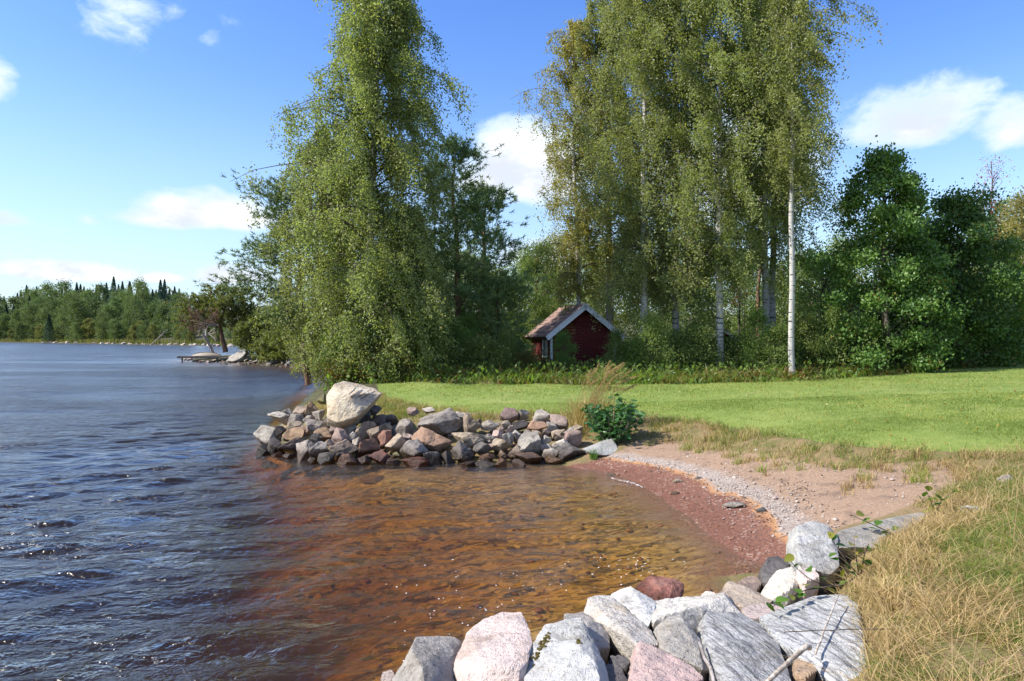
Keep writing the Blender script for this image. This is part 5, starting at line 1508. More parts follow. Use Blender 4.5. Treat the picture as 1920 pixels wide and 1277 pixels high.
# ------------------------------------------------------------------ the far shore
def far_forest():
    g = np.random.default_rng(31)
    def broad(seed, H, mat, lab):
        rows = [(0, H * .1, H * .1), (.15, H * .26, H * .26), (.45, H * .30, H * .30), (.75, H * .22, H * .22), (1, H * .05, H * .05)]
        gt, gb, C, base = cluster_geometry(H, (0, 0), rows, .05, 4400, seed, .25, 75, H * .05, 1, .8)
        root = link('far_broadleaf_tree', None); gt.build('trunk', M['bk_grey'], root)
        tag(link('crown', crown_mesh('crown', C, .46, M[mat], seed, .2, .8, base), root), kind='stuff')
        return tag(root, lab, 'tree')
    def spruce(seed, H):
        gg = np.random.default_rng(seed)
        n = 2400; t = gg.random(n) ** .8
        tier = np.abs(((t * 16) % 1) - .5) * .5 + .75
        r = (1 - t) * H * .25 * tier * np.sqrt(gg.random(n)) + .1; az = gg.uniform(0, 6.28, n)
        C = np.stack([np.cos(az) * r, np.sin(az) * r, H * (.04 + .96 * t) - r * .3], 1)
        root = link('far_spruce', None); gt = Geo(); gt.tube([(0, 0, -.3), (0, 0, H * .5), (0, 0, H)], [.2, .12, .02], 6); gt.build('trunk', M['bk_grey'], root)
        tag(link('crown', crown_mesh('crown', C, .6, M['lf_spruce'], seed, .9, .45), root), kind='stuff')
        return tag(root, 'x', 'spruce')
    labs = {'b': 'mid-green broadleaf tree in the wooded far shore', 'y': 'olive-yellow broadleaf tree in the wooded far shore', 's': 'dark pointed spruce on the ridge of the far shore'}
    protos = {'b': [broad(400 + k, h, 'lf_far', labs['b']) for k, h in enumerate((13, 15, 17, 12))], 'y': [broad(420 + k, h, 'lf_far_y', labs['y']) for k, h in enumerate((10, 13, 11))], 's': [spruce(440 + k, h) for k, h in enumerate((17, 20, 22))]}
    grp = {'b': 'broadleaf trees of the far shore', 'y': 'olive trees of the far shore', 's': 'spruces of the far shore'}
    used = set()
    line = np.array([CP(440, 650, 0)[:2], CP(300, 647, 0)[:2], CP(180, 645, 0)[:2], CP(70, 643, 0)[:2], (-211, 282), (-300, 330)])
    line = np.concatenate([[(-35, 128)], line])
    L = np.r_[0, np.cumsum(np.linalg.norm(np.diff(line, axis=0), axis=1))]
    for row in range(6):
        back = [5, 12, 20, 31, 44, 60][row]
        s = 8 + row * 2
        while s < L[-1]:
            s += g.uniform(4.0, 7.0) * (.5 if row > 3 else 1) * (1 + .12 * row)
            x, y = np.interp(s, L, line[:, 0]), np.interp(s, L, line[:, 1])
            x += back * .62 + g.normal() * 1.5; y += back * .9 + g.normal() * 1.5
            px = 960 + x / y * FPX
            if px < -120 or px > 640:
                continue
            k = 'y' if row == 0 and g.random() < .5 else ('s' if (row >= 4 and g.random() < .85) or (row >= 2 and g.random() < .25) or (row == 3 and px > 250 and g.random() < .7) else 'b')
            if row == 0 and g.random() < .25:
                continue
            if px > 345 and (row > 2 or y > 200):
                continue
            i = int(g.integers(len(protos[k])))
            o = protos[k][i] if (k, i) not in used else copy_tree(protos[k][i])
            used.add((k, i))
            sc = g.uniform(.8, 1.1) * [.6, 1.0, 1.2, 1.3, 1.1, 1.0][row] * ((.9 if row > 3 else .75) if k == 's' else (.86 if row > 3 else .95))
            sc *= float(np.interp(px, [230, 330, 420, 640], [1, .82, .5, .4]))
            o.location = (x, y, hz(x, y) - .2); o.scale = (sc, sc, sc); o.rotation_euler = (0, 0, g.uniform(0, 6.28))
            wh = 'at the left edge of the picture' if px < 60 else 'behind the lone small conifer' if px < 125 else 'just right of the lone small conifer' if px < 200 else 'left of the leaning snag' if px < 275 else 'right of the leaning snag' if px < 345 else 'beyond the headland pines'
            rw = ['at the waterline', 'near the waterline', 'in the lower slope', 'halfway up the slope', 'near the ridge', 'on the ridge'][row]
            tag(o, {'b': 'green leafy far tree ', 'y': 'olive leafy far tree ', 's': 'dark pointed far spruce '}[k] + rw + ', ' + wh, 'spruce' if k == 's' else 'tree', grp[k])
    # the ones that stand out
    for px, D, k, i, sc, lab in [(92, 250, 's', 0, .62, 'small bright conifer standing alone at the far waterline'), (145, 247, 'b', 1, 1.0, 'tall leafy tree right of the lone small conifer on the far shore'),
                                 (168, 238, 'y', 0, .75, 'yellowish small tree at the far waterline')]:
        o = copy_tree(protos[k][i]); x = (px - 960) / FPX * D
        o.location = (x, D, hz(x, D)); o.scale = (sc * 1.2, sc * 1.2, sc); tag(o, lab, 'tree'); o['group'] = ''
        del o['group']
    for (k, i), in [((k, i),) for k in protos for i in range(len(protos[k])) if (k, i) not in used]:
        for c in list(protos[k][i].children):
            bpy.data.objects.remove(c)
        bpy.data.objects.remove(protos[k][i])
    # leaning snag and stones at the far waterline
    p = W(285, 632, 186)
    sn = link('leaning_snag', None, None, (p[0] , 186, hz(p[0], 186))); tag(sn, 'bare trunk leaning over at the far waterline', 'dead tree')
    gt = Geo(); gt.tube([(-.6, 0, 0), (1.2, 0, 1.6), (3.0, 0, 3.4), (4.2, .2, 4.4)], [.2, .16, .1, .04], 6); gt.build('trunk', M['bk_dead'], sn)
    gt = Geo()
    for q in range(7):
        a = np.array([1.2 + q * .4, 0, 1.6 + q * .4]); gt.tube([a, a + g.normal(size=3) * .5, a + g.normal(size=3) * 1.0], [.05, .03, .02], 4)
    gt.build('branches', M['bk_dead'], sn)
    for i in range(46):
        px = 62 + 380 * (i + g.random()) / 46 if i > 12 else 65 + 80 * g.random()
        D = float(np.interp(px, [0, 70, 180, 300, 440], [282, 256, 217, 188, 156])) + g.uniform(-1.5, 1.5)
        x = (px - 960) / FPX * D; s = g.uniform(.6, 1.7)
        o = link('shore_stone', hstones[i % 5], None, (x, D, .15 * s)); o.scale = (s, s, s * .8); o.rotation_euler = (0, 0, g.uniform(0, 6))
        tag(o, '%s stone along the far waterline %s' % (['pale', 'pink', 'reddish', 'grey', 'tan'][i % 5], 'below the lone small conifer' if px < 150 else 'left of the leaning snag' if px < 275 else 'right of the leaning snag' if px < 350 else 'behind the headland'), 'stone', 'stones along the far waterline')
    # reeds and low growth along the far waterline
    n = 5000
    s = g.uniform(0, L[-1], n); x = np.interp(s, L, line[:, 0]) + g.uniform(0, 3, n); y = np.interp(s, L, line[:, 1]) + g.uniform(1, 5, n)
    h = g.uniform(.5, 1.6, n); z = height(x, y); w = g.uniform(.12, .3, n); a = g.uniform(0, 6.28, n)
    P = np.stack([x, y, z - .1], 1); sd = np.stack([np.cos(a), np.sin(a), 0 * a], 1) * w[:, None]
    V = np.stack([P - sd, P + sd, P + np.stack([g.normal(size=n) * .2, g.normal(size=n) * .2, h], 1)], 1).reshape(-1, 3)
    tag(link('reeds', mesh_np('reeds', V, [np.arange(3 * n).reshape(-1, 3)], M['lf_far_y'], False, {'tint': g.random(n)})), kind='stuff')
far_forest()

# ------------------------------------------------------------------ shrubs, hut, grass
def shrubs():
    g = np.random.default_rng(101)
    protos = []
    for k in range(6):
        H = [1.9, 2.4, 1.5, 2.8, 2.0, 1.2][k]
        rows = [[(0, .5, .6), (.35, 1.0, .8), (.7, .6, .8), (1, .15, .15)], [(0, .3, .3), (.4, .8, .9), (.7, .7, .5), (1, .1, .1)], [(0, .9, .8), (.5, .9, 1.1), (1, .3, .3)]][k % 3]
        geo = cluster_geometry(H, (g.normal() * .2, 0), rows, .06, 5200, 500 + k, .035, 42, .2, 5)
        protos.append(make_tree('shrub', 'x', 'shrub', 'shrubs along the back edge of the lawn', geo, M[['lf_shrub', 'lf_back', 'lf_willow', 'lf_shrub', 'lf_back', 'lf_fern'][k]], M['bk_grey'], M['bk_grey'], .085, 520 + k, (0, 0, 0)))
    spots = [  # px, D, proto, scale, where
        (640, 25.5, 2, 1.1, 'under the tall drooping birch nearest the water'), (668, 25.0, 5, 1.2, 'right behind the cream boulder under the birch'), (700, 25.6, 0, 1.0, 'at the lawn corner under the young birch'), (735, 24.6, 5, 1.1, 'low at the lawn edge under the young birch'),
        (775, 25.2, 2, 1.1, 'at the foot of the young bushy birch'), (810, 26.0, 1, .95, 'between the young birch and the right pine'), (845, 25.5, 0, .9, 'in front of the dark right pine'), (875, 27.0, 3, .8, 'directly under the right pine trunk'),
        (905, 25.6, 2, 1.0, 'under the shorter pine'), (935, 27.5, 1, .6, 'left of the hut under the pine branches'), (962, 28.0, 4, .55, 'beside the left corner of the hut'), (985, 26.2, 5, .7, 'low in front of the hut window'),
        (1054, 27.4, 3, .58, 'covering the left half of the hut gable'), (1030, 27.0, 5, .6, 'low at the left foot of the hut gable'), (1085, 26.6, 5, .45, 'lowest in front of the dark gable'), (1160, 27.2, 1, .6, 'covering the right corner of the hut gable'),
        (1178, 27.0, 4, .8, 'under the right eave of the hut'), (1200, 26.4, 0, .95, 'at the foot of the leaning birch'), (1235, 26.8, 1, .9, 'just right of the leaning birch'), (1268, 27.2, 4, 1.0, 'at the foot of the blotchy birch'), (1300, 26.2, 2, 1.1, 'between the blotchy and the thick white birch'),
        (1322, 27.4, 1, .85, 'just left of the thick white birch'), (1385, 27.0, 2, 1.0, 'between the thick white birch and the small shed post'), (1415, 26.0, 3, .75, 'left of the dark-trunked birch'), (1440, 25.4, 1, .9, 'in front of the paired dark and pale trunks'), (1462, 26.6, 0, .95, 'left of the straight white birch trunk'),
        (1512, 26.4, 4, .95, 'right of the straight white birch trunk'), (1545, 27.0, 1, .9, 'in front of the dead grey brush'), (1575, 26.4, 2, 1.2, 'left of the tall maple foot'), (1610, 26.6, 0, 1.0, 'at the left foot of the tall maple'), (1700, 27.4, 4, .9, 'between the feet of the two maples'),
        (1760, 27.6, 2, 1.1, 'under the rounder maple'), (1840, 28.0, 0, 1.0, 'right of the rounder maple'), (1865, 28.6, 1, .9, 'in front of the bushy dark tree'), (1905, 29.0, 4, 1.0, 'at the far right end of the lawn'), (1945, 29.5, 1, 1.0, 'just past the right edge'), (2000, 30, 3, .9, 'further past the right edge')]
    for i, (px, D, k, s, w) in enumerate(spots):
        first = protos[k].get('placed') is None
        o = protos[k] if first else copy_tree(protos[k])
        protos[k]['placed'] = 1
        sv = s * g.uniform(.75, 1.2); o.location = at(px, D + g.uniform(-.3, 1.2)); o.scale = (s, s, sv * 1.05); o.rotation_euler = (0, 0, g.uniform(0, 6.28))
        o['label'] = ['dark green', 'mid-green', 'bright yellow-green', 'dark green', 'mid-green', 'low olive'][k] + ' shrub ' + w
    for o in protos:
        del o['placed']
    for o in SC.objects:
        if o.get('placed') is not None:
            del o['placed']
shrubs()


def blades(P, h, lean, w, g, seg=2, az=None, curve=1.0):
    """grass blades: a bent ribbon of seg quads ending in a point"""
    n = len(P)
    az = g.uniform(0, 6.28, n) if az is None else az
    d = np.stack([np.cos(az), np.sin(az), 0 * az], 1)
    fa = g.uniform(0, 6.28, n); s = np.stack([np.cos(fa), np.sin(fa), 0 * fa], 1) * (w * .5)[:, None]
    rows = []
    for k in range(seg + 1):
        t = k / seg
        c = P + d * (lean * h * t ** (1 + curve))[:, None] + np.stack([0 * h, 0 * h, h * (t - .22 * lean * t ** 2)], 1)
        if k < seg:
            rows += [c - s * (1 - .45 * t), c + s * (1 - .45 * t)]
        else:
            rows.append(c)
    V = np.stack(rows, 1); m = V.shape[1]
    i = (np.arange(n) * m)[:, None]
    F = []
    for k in range(seg - 1):
        F.append(np.concatenate([i + [2 * k, 2 * k + 1, 2 * k + 3], i + [2 * k, 2 * k + 3, 2 * k + 2]], 1).reshape(-1, 3))
    k = seg - 1
    F.append(i + [2 * k, 2 * k + 1, 2 * k + 2])
    per = 2 * (seg - 1) + 1
    T = np.concatenate([f.reshape(n, -1, 3) for f in F], 1).reshape(-1, 3)
    return V.reshape(-1, 3), T, per


def grass_object(name, P, h, lean, w, mat, g, seg=2, tint=None, az=None, curve=1.0):
    V, T, per = blades(P, h, lean, w, g, seg, az, curve)
    t = g.random(len(P)) if tint is None else tint
    return tag(link(name, mesh_np(name, V, [T], M[mat], False, {'tint': np.repeat(t, per)})), kind='stuff')


def clumpy(n, x0, x1, y0, y1, g, clump, sig):
    k = max(1, n // clump)
    cx, cy_ = g.uniform(x0, x1, k), g.uniform(y0, y1, k)
    i = g.integers(0, k, n)
    return cx[i] + g.normal(size=n) * sig, cy_[i] + g.normal(size=n) * sig, i


def lawn():
    g = np.random.default_rng(61)
    P = []
    for y0, y1, n, x0, x1 in [(8.5, 12, 90000, 1, 10), (11, 16, 130000, -5, 15), (15, 30, 110000, -6, 26)]:
        x, y = g.uniform(x0, x1, n), g.uniform(y0, y1, n)
        ok = (sdf(x, y, lawn_poly) > g.normal(size=n) * .06) & (np.abs(x) < y * .82)
        P.append(np.stack([x[ok], y[ok]], 1))
    P = np.concatenate(P); n = len(P)
    Z = height(P[:, 0], P[:, 1])
    far = ss(P[:, 1], 9, 26)
    edge = np.exp(-np.maximum(0, sdf(P[:, 0], P[:, 1], lawn_poly)) / .5)
    tint = np.clip(g.random(n) * .93 + edge * g.random(n) * .25, 0, 1)
    grass_object('lawn_grass', np.stack([P[:, 0], P[:, 1], Z - .005], 1), g.uniform(.025, .05, n) * (1 + .3 * far), g.uniform(.2, .9, n), g.uniform(.006, .011, n) * (1 + 1.3 * far), 'gr_lawn', g, 1, tint)
    # a few fallen leaves
    k = 1500
    x, y = g.uniform(-4, 16, k), g.uniform(9.5, 26, k); ok = sdf(x, y, lawn_poly) > .1
    x, y = x[ok], y[ok]
    V, T = leaf_quads(np.stack([x, y, height(x, y) + .045], 1), np.full(len(x), .05), g, 0, .7)
    tag(link('fallen_leaves', mesh_np('fallen_leaves', V, [T], M['lf_sprig_y'], False, {'tint': np.repeat(g.random(len(x)), 2)})), kind='stuff')
lawn()


def bank_grass():
    g = np.random.default_rng(62)
    # between beach and lawn, and behind the stones of the point
    n = 190000
    x, y, ci = clumpy(n, -6.2, 8.5, 8, 19, g, 42, .085)
    sl, sd = sdf(x, y, lawn_poly), sdf(x, y, sand_poly); z = height(x, y)
    front = (sl < .06) & (sl > -2.2) & (sd < -.02 + .14 * g.normal(size=n)) & (z > .24)
    pileD = np.where(x < 1.3, 14.0, 0)
    ok = front & (y > pileD) & ~((x > 5.2) & (y < 8.8))
    x, y, z, ci = x[ok], y[ok], z[ok], ci[ok]; n = len(x)
    c = g.random(ci.max() + 1)[ci]; hc = g.uniform(.55, 1.25, ci.max() + 1)[ci]
    green = (c + .18 * np.sin(x * 1.7) + .1 * g.normal(size=n)) > .52
    h = g.uniform(.07, .2, n) * hc
    Pp = np.stack([x, y, z - .01], 1)
    for m_, sel in (('gr_green', green), ('gr_dry', ~green)):
        grass_object('bank_grass', Pp[sel], h[sel], g.uniform(.2, 1.0, sel.sum()), g.uniform(.006, .012, sel.sum()), m_, g, 2)
    # sparse tufts creeping down over the sand
    n = 26000
    x, y, ci = clumpy(n, 1.5, 7.2, 8, 13, g, 60, .06)
    sd = sdf(x, y, sand_poly); z = height(x, y)
    ok = (sd > 0) & (sd < 1.1 * g.random(ci.max() + 1)[ci] ** 1.3) & (z > .24)
    x, y, z = x[ok], y[ok], z[ok]; n = len(x)
    gr = g.random(ci.max() + 1)[ci[ok]] < .5
    for m_, sel in (('gr_green', gr), ('gr_dry', ~gr)):
        k = sel.sum()
        grass_object('grass_tufts', np.stack([x, y, z - .01], 1)[sel], g.uniform(.06, .17, k), g.uniform(.2, .9, k), g.uniform(.005, .01, k), m_, g, 2)
    # washed-up bits along the old water lines: bark, weed, dead leaves
    n = 9000
    x, y = g.uniform(1, 6.6, n), g.uniform(6.4, 12.6, n); z = height(x, y)
    lines = np.exp(-((z - .125) / .015) ** 2) + .8 * np.exp(-((z - .235) / .03) ** 2) + .04
    ok = (sdf(x, y, sand_poly) > .03) & (g.random(n) < lines * (.55 + .45 * np.sin(x * 3.1 + 1.7 * np.sin(y * 2.3)))) & (z > .02)
    C = np.stack([x[ok], y[ok], z[ok] + .008], 1)
    V, T = leaf_quads(C, g.uniform(.015, .06, ok.sum()), g, 0, .35)
    tag(link('shore_debris', mesh_np('shore_debris', V, [T], M['bk_twig'], False, {'tint': np.repeat(g.random(ok.sum()), 2)})), kind='stuff')
    # the near bank: long, dry and tangled, greener to the right
    n = 230000
    x, y, ci = clumpy(n, 1.2, 8.5, 2.4, 9.4, g, 55, .07)
    sd = sdf(x, y, sand_poly); z = height(x, y)
    lim = np.interp(y, [2.4, 3.4, 4.0, 4.6, 5.2, 5.7, 6.3, 6.9], [1.40, 1.78, 2.10, 2.36, 2.58, 2.98, 3.72, 4.35])   # the boulders end here
    ok = (sd < .03 * g.normal(size=n) - .02) & (x > lim + .06 * g.normal(size=n)) & (z > .2) & (x < y * .82) & (sdf(x, y, lawn_poly) < .1)
    x, y, z, ci, lim = x[ok], y[ok], z[ok], ci[ok], lim[ok]; n = len(x)
    c = g.random(ci.max() + 1)[ci]
    gp_ = ss(x - lim, .2, 1.1) * .62 + .34 + .3 * np.sin(x * 1.9 + 1) * np.sin(y * 1.6)
    green = c < gp_
    hh = np.where(green, g.uniform(.05, .14, n), g.uniform(.06, .24, n)) * np.interp(y, [3, 6, 9], [1, .8, .55]) * np.interp(x - lim, [0, .4], [.75, 1])
    Pp = np.stack([x, y, z - .01], 1)
    for m_, sel in (('gr_green', green), ('gr_dry', ~green)):
        k = sel.sum()
        grass_object('meadow_grass', Pp[sel], hh[sel], g.uniform(.3, 2.1, k), g.uniform(.003, .0062, k) * np.interp(y[sel], [3, 8], [1, 1.5]), m_, g, 4)
bank_grass()


def stalks():
    g = np.random.default_rng(64)
    n = 1500
    x, y, ci = clumpy(n * 3, 1.6, 8, 2.6, 9, g, 14, .12)
    lim = np.interp(y, [2.4, 3.4, 4.0, 4.6, 5.2, 5.7, 6.3, 6.9], [1.40, 1.78, 2.10, 2.36, 2.58, 2.98, 3.72, 4.35])
    z = height(x, y)
    ok = (x > lim) & (sdf(x, y, sand_poly) < -.05) & (sdf(x, y, lawn_poly) < 0) & (x < y * .82)
    x, y, z = x[ok], y[ok], z[ok]; n = len(x)
    grass_object('dry_stalks', np.stack([x, y, z - .01], 1), g.uniform(.3, .6, n) * np.interp(y, [3, 8], [1, .7]), g.uniform(.2, 2.4, n), g.uniform(.003, .005, n), 'gr_head', g, 5)
stalks()


def undergrowth():
    """ferns, dry stalks and low weeds along the back edge of the lawn"""
    g = np.random.default_rng(63)
    back = np.array([p[:2] for p in LAWN_BACK])[::-1]
    L = np.r_[0, np.cumsum(np.linalg.norm(np.diff(back, axis=0), axis=1))]
    for nm, n, mat, h0, h1, w in (('fern_undergrowth', 13000, 'lf_fern', .2, .7, .05), ('weed_undergrowth', 15000, 'lf_shrub', .2, .8, .06), ('dry_stalks', 3500, 'gr_dry', .3, .8, .014)):
        k = n // 40
        s0 = g.uniform(0, L[-1], k); off = np.abs(g.normal(size=k)) * 1.6 - .05; hk = g.uniform(.25, 1.15, k) ** 1.3 * np.clip(.5 + off * .5, .4, 1)
        i = g.integers(0, k, n)
        s = s0[i] + g.normal(size=n) * .2
        x = np.interp(s, L, back[:, 0]) + g.normal(size=n) * .2; y = np.interp(s, L, back[:, 1]) + off[i] + g.normal(size=n) * .15
        z = height(x, y)
        grass_object(nm, np.stack([x, y, z - .02], 1), g.uniform(h0, h1, n) * hk[i], g.uniform(.3, 1.3, n), np.full(n, w) * g.uniform(.6, 1.3, n), mat, g, 3)
    # leafy ground cover in the wood and beside the water
    n = 26000
    x = g.uniform(-13, 26, n); y = g.uniform(23, 44, n)
    z = height(x, y); ok = (z > .25) & (sdf(x, y, lawn_poly) < -.1)
    C = np.stack([x[ok], y[ok], z[ok] + g.random(ok.sum()) ** 2 * .7], 1)
    V, T = leaf_quads(C, np.full(len(C), .16), g, .1, .7)
    tag(link('ground_cover', mesh_np('ground_cover', V, [T], M['lf_shrub'], False, {'tint': np.repeat(g.random(len(C)), 2)})), kind='stuff')
undergrowth()


# ------------------------------------------------------------------ the red hut
def hut():
    g = random.Random(8)
    apex = W(1097, 572, 31.0)
    a = math.atan2(-.87, 4.7)                       # ridge runs back and to the left
    u = np.array([math.cos(a), -math.sin(a), 0]); u = np.array([.98, .18, 0]); u /= np.linalg.norm(u)
    v = np.array([-u[1], u[0], 0])
    gz = hz(apex[0], 31) - .15
    root = link('red_hut', None, None, (apex[0], apex[1], gz))
    tag(root, 'small dark red wooden hut with a tiled roof and white gable boards', 'hut')
    Hh = apex[2] - gz; hw, LEN = 1.50, 4.6
    slope = 1.45 / 1.80
    eave_z = Hh - 1.80 * slope
    wall_z = Hh - .12 - hw * slope
    M3 = np.stack([u, v, [0, 0, 1]], 1)
    def loc(x, y, z): return u * x + v * y + np.array([0, 0, z])
    def boxl(G_, c, s): G_.box(loc(*c), s, M3)
    # gable planks, one by one
    z = 0.05; k = 0
    while z < Hh - .28:
        h = .135
        top = min(hw, (Hh - .16 - z - h) / slope); bot = min(hw, (Hh - .16 - z) / slope)
        if top < .04:
            break
        G_ = Geo(); yy = .30 + g.uniform(-.004, .004)
        pts = [(-bot, yy), (bot, yy), (top, yy), (-top, yy)]
        V = [loc(x, yy - (.018 if q < 2 else .004), zz) for q, ((x, _), zz) in enumerate(zip(pts, (z, z, z + h - .006, z + h - .006)))] + [loc(x, yy + .02, zz) for (x, _), zz in zip(pts, (z, z, z + h - .006, z + h - .006))]
        G_.add(V, None, [[0, 1, 2, 3], [7, 6, 5, 4], [0, 4, 5, 1], [1, 5, 6, 2], [2, 6, 7, 3], [3, 7, 4, 0]])
        G_.build('plank', M['wall_red'], root, False)
        z += h; k += 1
    # long walls and back
    G_ = Geo(); boxl(G_, (hw - .05, LEN / 2 + .3, wall_z / 2), (.08, LEN - .1, wall_z)); boxl(G_, (0, LEN + .2, wall_z / 2), (2 * hw - .2, .08, wall_z)); G_.build('wall', M['wall_red'], root, False)
    z = .05
    while z < wall_z - .05:
        G_ = Geo()
        for y0, y1 in ((.36, 1.05), (1.85, LEN)) if .75 < z < 1.5 else ((.36, LEN),):
            boxl(G_, (-hw, (y0 + y1) / 2, z + .065), (.03, y1 - y0, .128))
        G_.build('plank', M['wall_red'], root, False); z += .135
    # window in the left wall
    w = Geo()
    for c, s in (((-hw - .03, 1.05, 1.15), (.05, .09, .98)), ((-hw - .03, 1.85, 1.15), (.05, .09, .98)), ((-hw - .03, 1.45, 1.66), (.05, .9, .09)), ((-hw - .03, 1.45, .68), (.06, .9, .09)), ((-hw - .02, 1.45, 1.17), (.03, .04, .9))):
        boxl(w, c, s)
    win = w.build('window', M['white_paint'], root, False)
    w = Geo(); boxl(w, (-hw + .02, 1.45, 1.17), (.012, .74, .9)); w.build('pane', M['glass'], win, False)
    for x in (-hw, hw):
        w = Geo(); boxl(w, (x, .29, wall_z / 2), (.10, .10, wall_z)); w.build('corner_board', M['white_paint'], root, False)
    # roof: deck, clay tiles in courses, ridge, white barge boards
    for sgn in (-1, 1):
        n = np.array([sgn * slope, 0, 1]); n /= np.linalg.norm(n)
        dwn = np.array([sgn, 0, -slope]); dwn /= np.linalg.norm(dwn)
        Rm = np.stack([u * dwn[0] + np.array([0, 0, dwn[2]]), v, u * n[0] + np.array([0, 0, n[2]])], 1)
        SL = 1.80 * math.hypot(1, slope)
        mid = lambda s, y, o: loc(0, y, Hh) + Rm @ np.array([s, 0, o])
        G_ = Geo(); G_.box(mid(SL / 2, LEN / 2 + .1, -.05), (SL, LEN + .35, .04), Rm); G_.build('roof_deck', M['door_dark'], root, False)
        tiles = Geo()
        nr, nc = 7, 21
        for r in range(nr):
            for c in range(nc):
                s0 = r * SL / nr; y0 = .0 + c * (LEN + .3) / nc
                th = np.linspace(0, np.pi, 5)
                w_ = (LEN + .3) / nc
                V = []
                for s_, lift in ((s0, .0), (s0 + SL / nr * 1.12, .022)):
                    for t in th:
                        V.append(mid(s_, y0 + w_ * (.5 - .5 * math.cos(t)), lift + .012 + .03 * math.sin(t) + g.uniform(-.003, .003)))
                V += [mid(s0 + SL / nr * 1.12, y0, .012), mid(s0 + SL / nr * 1.12, y0 + w_, .012)]
                tiles.add(V, [[5, 10, 6], [6, 10, 7], [7, 10, 11], [7, 11, 8], [8, 11, 9]], [[i, i + 5, i + 6, i + 1] for i in range(4)])
        t_ = tiles.build('roof_tiles', M['tile'], root, False); t_['kind'] = 'stuff'
        G_ = Geo(); G_.box(mid(SL / 2 + .01, -.10, -.06), (SL + .06, .03, .2), Rm); G_.box(mid(SL / 2, -.12, .045), (SL + .06, .09, .03), Rm); G_.build('barge_board', M['white_paint'], root, False)
        G_ = Geo(); G_.box(mid(SL / 2, LEN + .3, -.04), (SL, .03, .16), Rm); G_.build('barge_board', M['white_paint'], root, False)
        G_ = Geo(); G_.box(mid(SL - .005, LEN / 2 + .1, -.085), (.03, LEN + .3, .1), Rm); G_.build('eave_board', M['door_dark'], root, False)
    G_ = Geo(); G_.tube([loc(0, -.08, Hh + .02), loc(0, LEN + .28, Hh + .02)], .07, 8, True); G_.build('ridge', M['tile'], root)
hut()


def shed():
    p = W(1352, 618, 38.0); gz = hz(p[0], 38.0)
    root = link('small_shed', None, None, (p[0], 38, gz)); tag(root, 'small red shed with a pale roof edge half hidden behind the thick birch', 'shed')
    H = p[2] - gz
    G_ = Geo(); G_.add([(-.8, 0, 0), (.8, 0, 0), (.8, 0, H - .62), (0, 0, H - .02), (-.8, 0, H - .62)] + [(-.8, 1.6, 0), (.8, 1.6, 0), (.8, 1.6, H - .62), (0, 1.6, H - .02), (-.8, 1.6, H - .62)], [[2, 3, 4], [9, 8, 7]], [[0, 1, 2, 4], [6, 5, 9, 7], [1, 6, 7, 2], [5, 0, 4, 9], [2, 7, 8, 3], [3, 8, 9, 4]])
    G_.build('wall', M['wall_red'], root, False)
    for s in (-1, 1):
        a = math.atan2(.6, .8) * s
        Rm = np.array([[math.cos(a), 0, math.sin(a)], [0, 1, 0], [-math.sin(a), 0, math.cos(a)]])
        G_ = Geo(); G_.box((s * .52, .75, H - .36), (1.28, 2.0, .06), Rm); G_.build('roof', M['tile'], root, False)
        G_ = Geo(); G_.box((s * .52, -.28, H - .37), (1.32, .03, .14), Rm); G_.build('barge_board', M['white_paint'], root, False)
    G_ = Geo(); G_.box((.76, -.08, (H - .62) / 2), (.08, .08, H - .62)); G_.build('post', M['white_paint'], root, False)
    # white house wall glimpsed through the leaves
    p = W(1600, 640, 48.0); gz = hz(p[0], 48.0)
    root = link('white_house', None, None, (p[0], 48, gz)); tag(root, 'white house glimpsed in patches behind the foot of the tall maple', 'house')
    G_ = Geo(); G_.box((0, 0, 1.3), (6, 4, 2.6)); G_.build('wall', M['white_wall'], root, False)
    for s in (-1, 1):
        Rm = np.array([[1, 0, 0], [0, math.cos(.6), -s * math.sin(.6)], [0, s * math.sin(.6), math.cos(.6)]])
        G_ = Geo(); G_.box((0, s * 1.1, 3.22), (6.6, 2.9, .08), Rm); G_.build('roof', M['tile'], root, False)
    for x in (-1.6, 1.4):
        G_ = Geo(); G_.box((x, -2.02, 1.5), (1.0, .06, 1.1)); f = G_.build('window', M['white_paint'], root, False)
        G_ = Geo(); G_.box((x, -2.06, 1.5), (.84, .02, .94)); G_.build('pane', M['glass'], f, False)
shed()


# ------------------------------------------------------------------ alder bush, tall grass, sprigs and the stick
def broad_leaf_mesh(name, L, Wd, mat, fold=.18, curl=.12, seed=0):
    t = np.array([0, .18, .42, .68, .88, 1.0]); wd = np.array([0, .36, .5, .42, .2, 0]) * Wd
    V, F = [], []
    for ti, wi in zip(t, wd):
        zc = -curl * L * ti ** 2
        V += [(-wi, ti * L, zc + fold * wi), (0, ti * L, zc), (wi, ti * L, zc + fold * wi)]
    T = []
    for k in range(5):
        a = 3 * k
        T += [[a, a + 1, a + 4], [a, a + 4, a + 3], [a + 1, a + 2, a + 5], [a + 1, a + 5, a + 4]]
    return mesh_np(name, np.array(V), [np.array(T)], mat, True, {'tint': np.full(len(T), np.random.default_rng(seed).random())})


def put_leaf(name, me, parent, p, d, roll, s):
    o = link(name, me, parent)
    d = Vector(d).normalized()
    q = d.to_track_quat('Y', 'Z')
    o.location = p
    o.rotation_mode = 'QUATERNION'
    from mathutils import Quaternion
    o.rotation_quaternion = q @ Quaternion((0, 1, 0), roll)
    o.scale = (s, s, s)
    return o


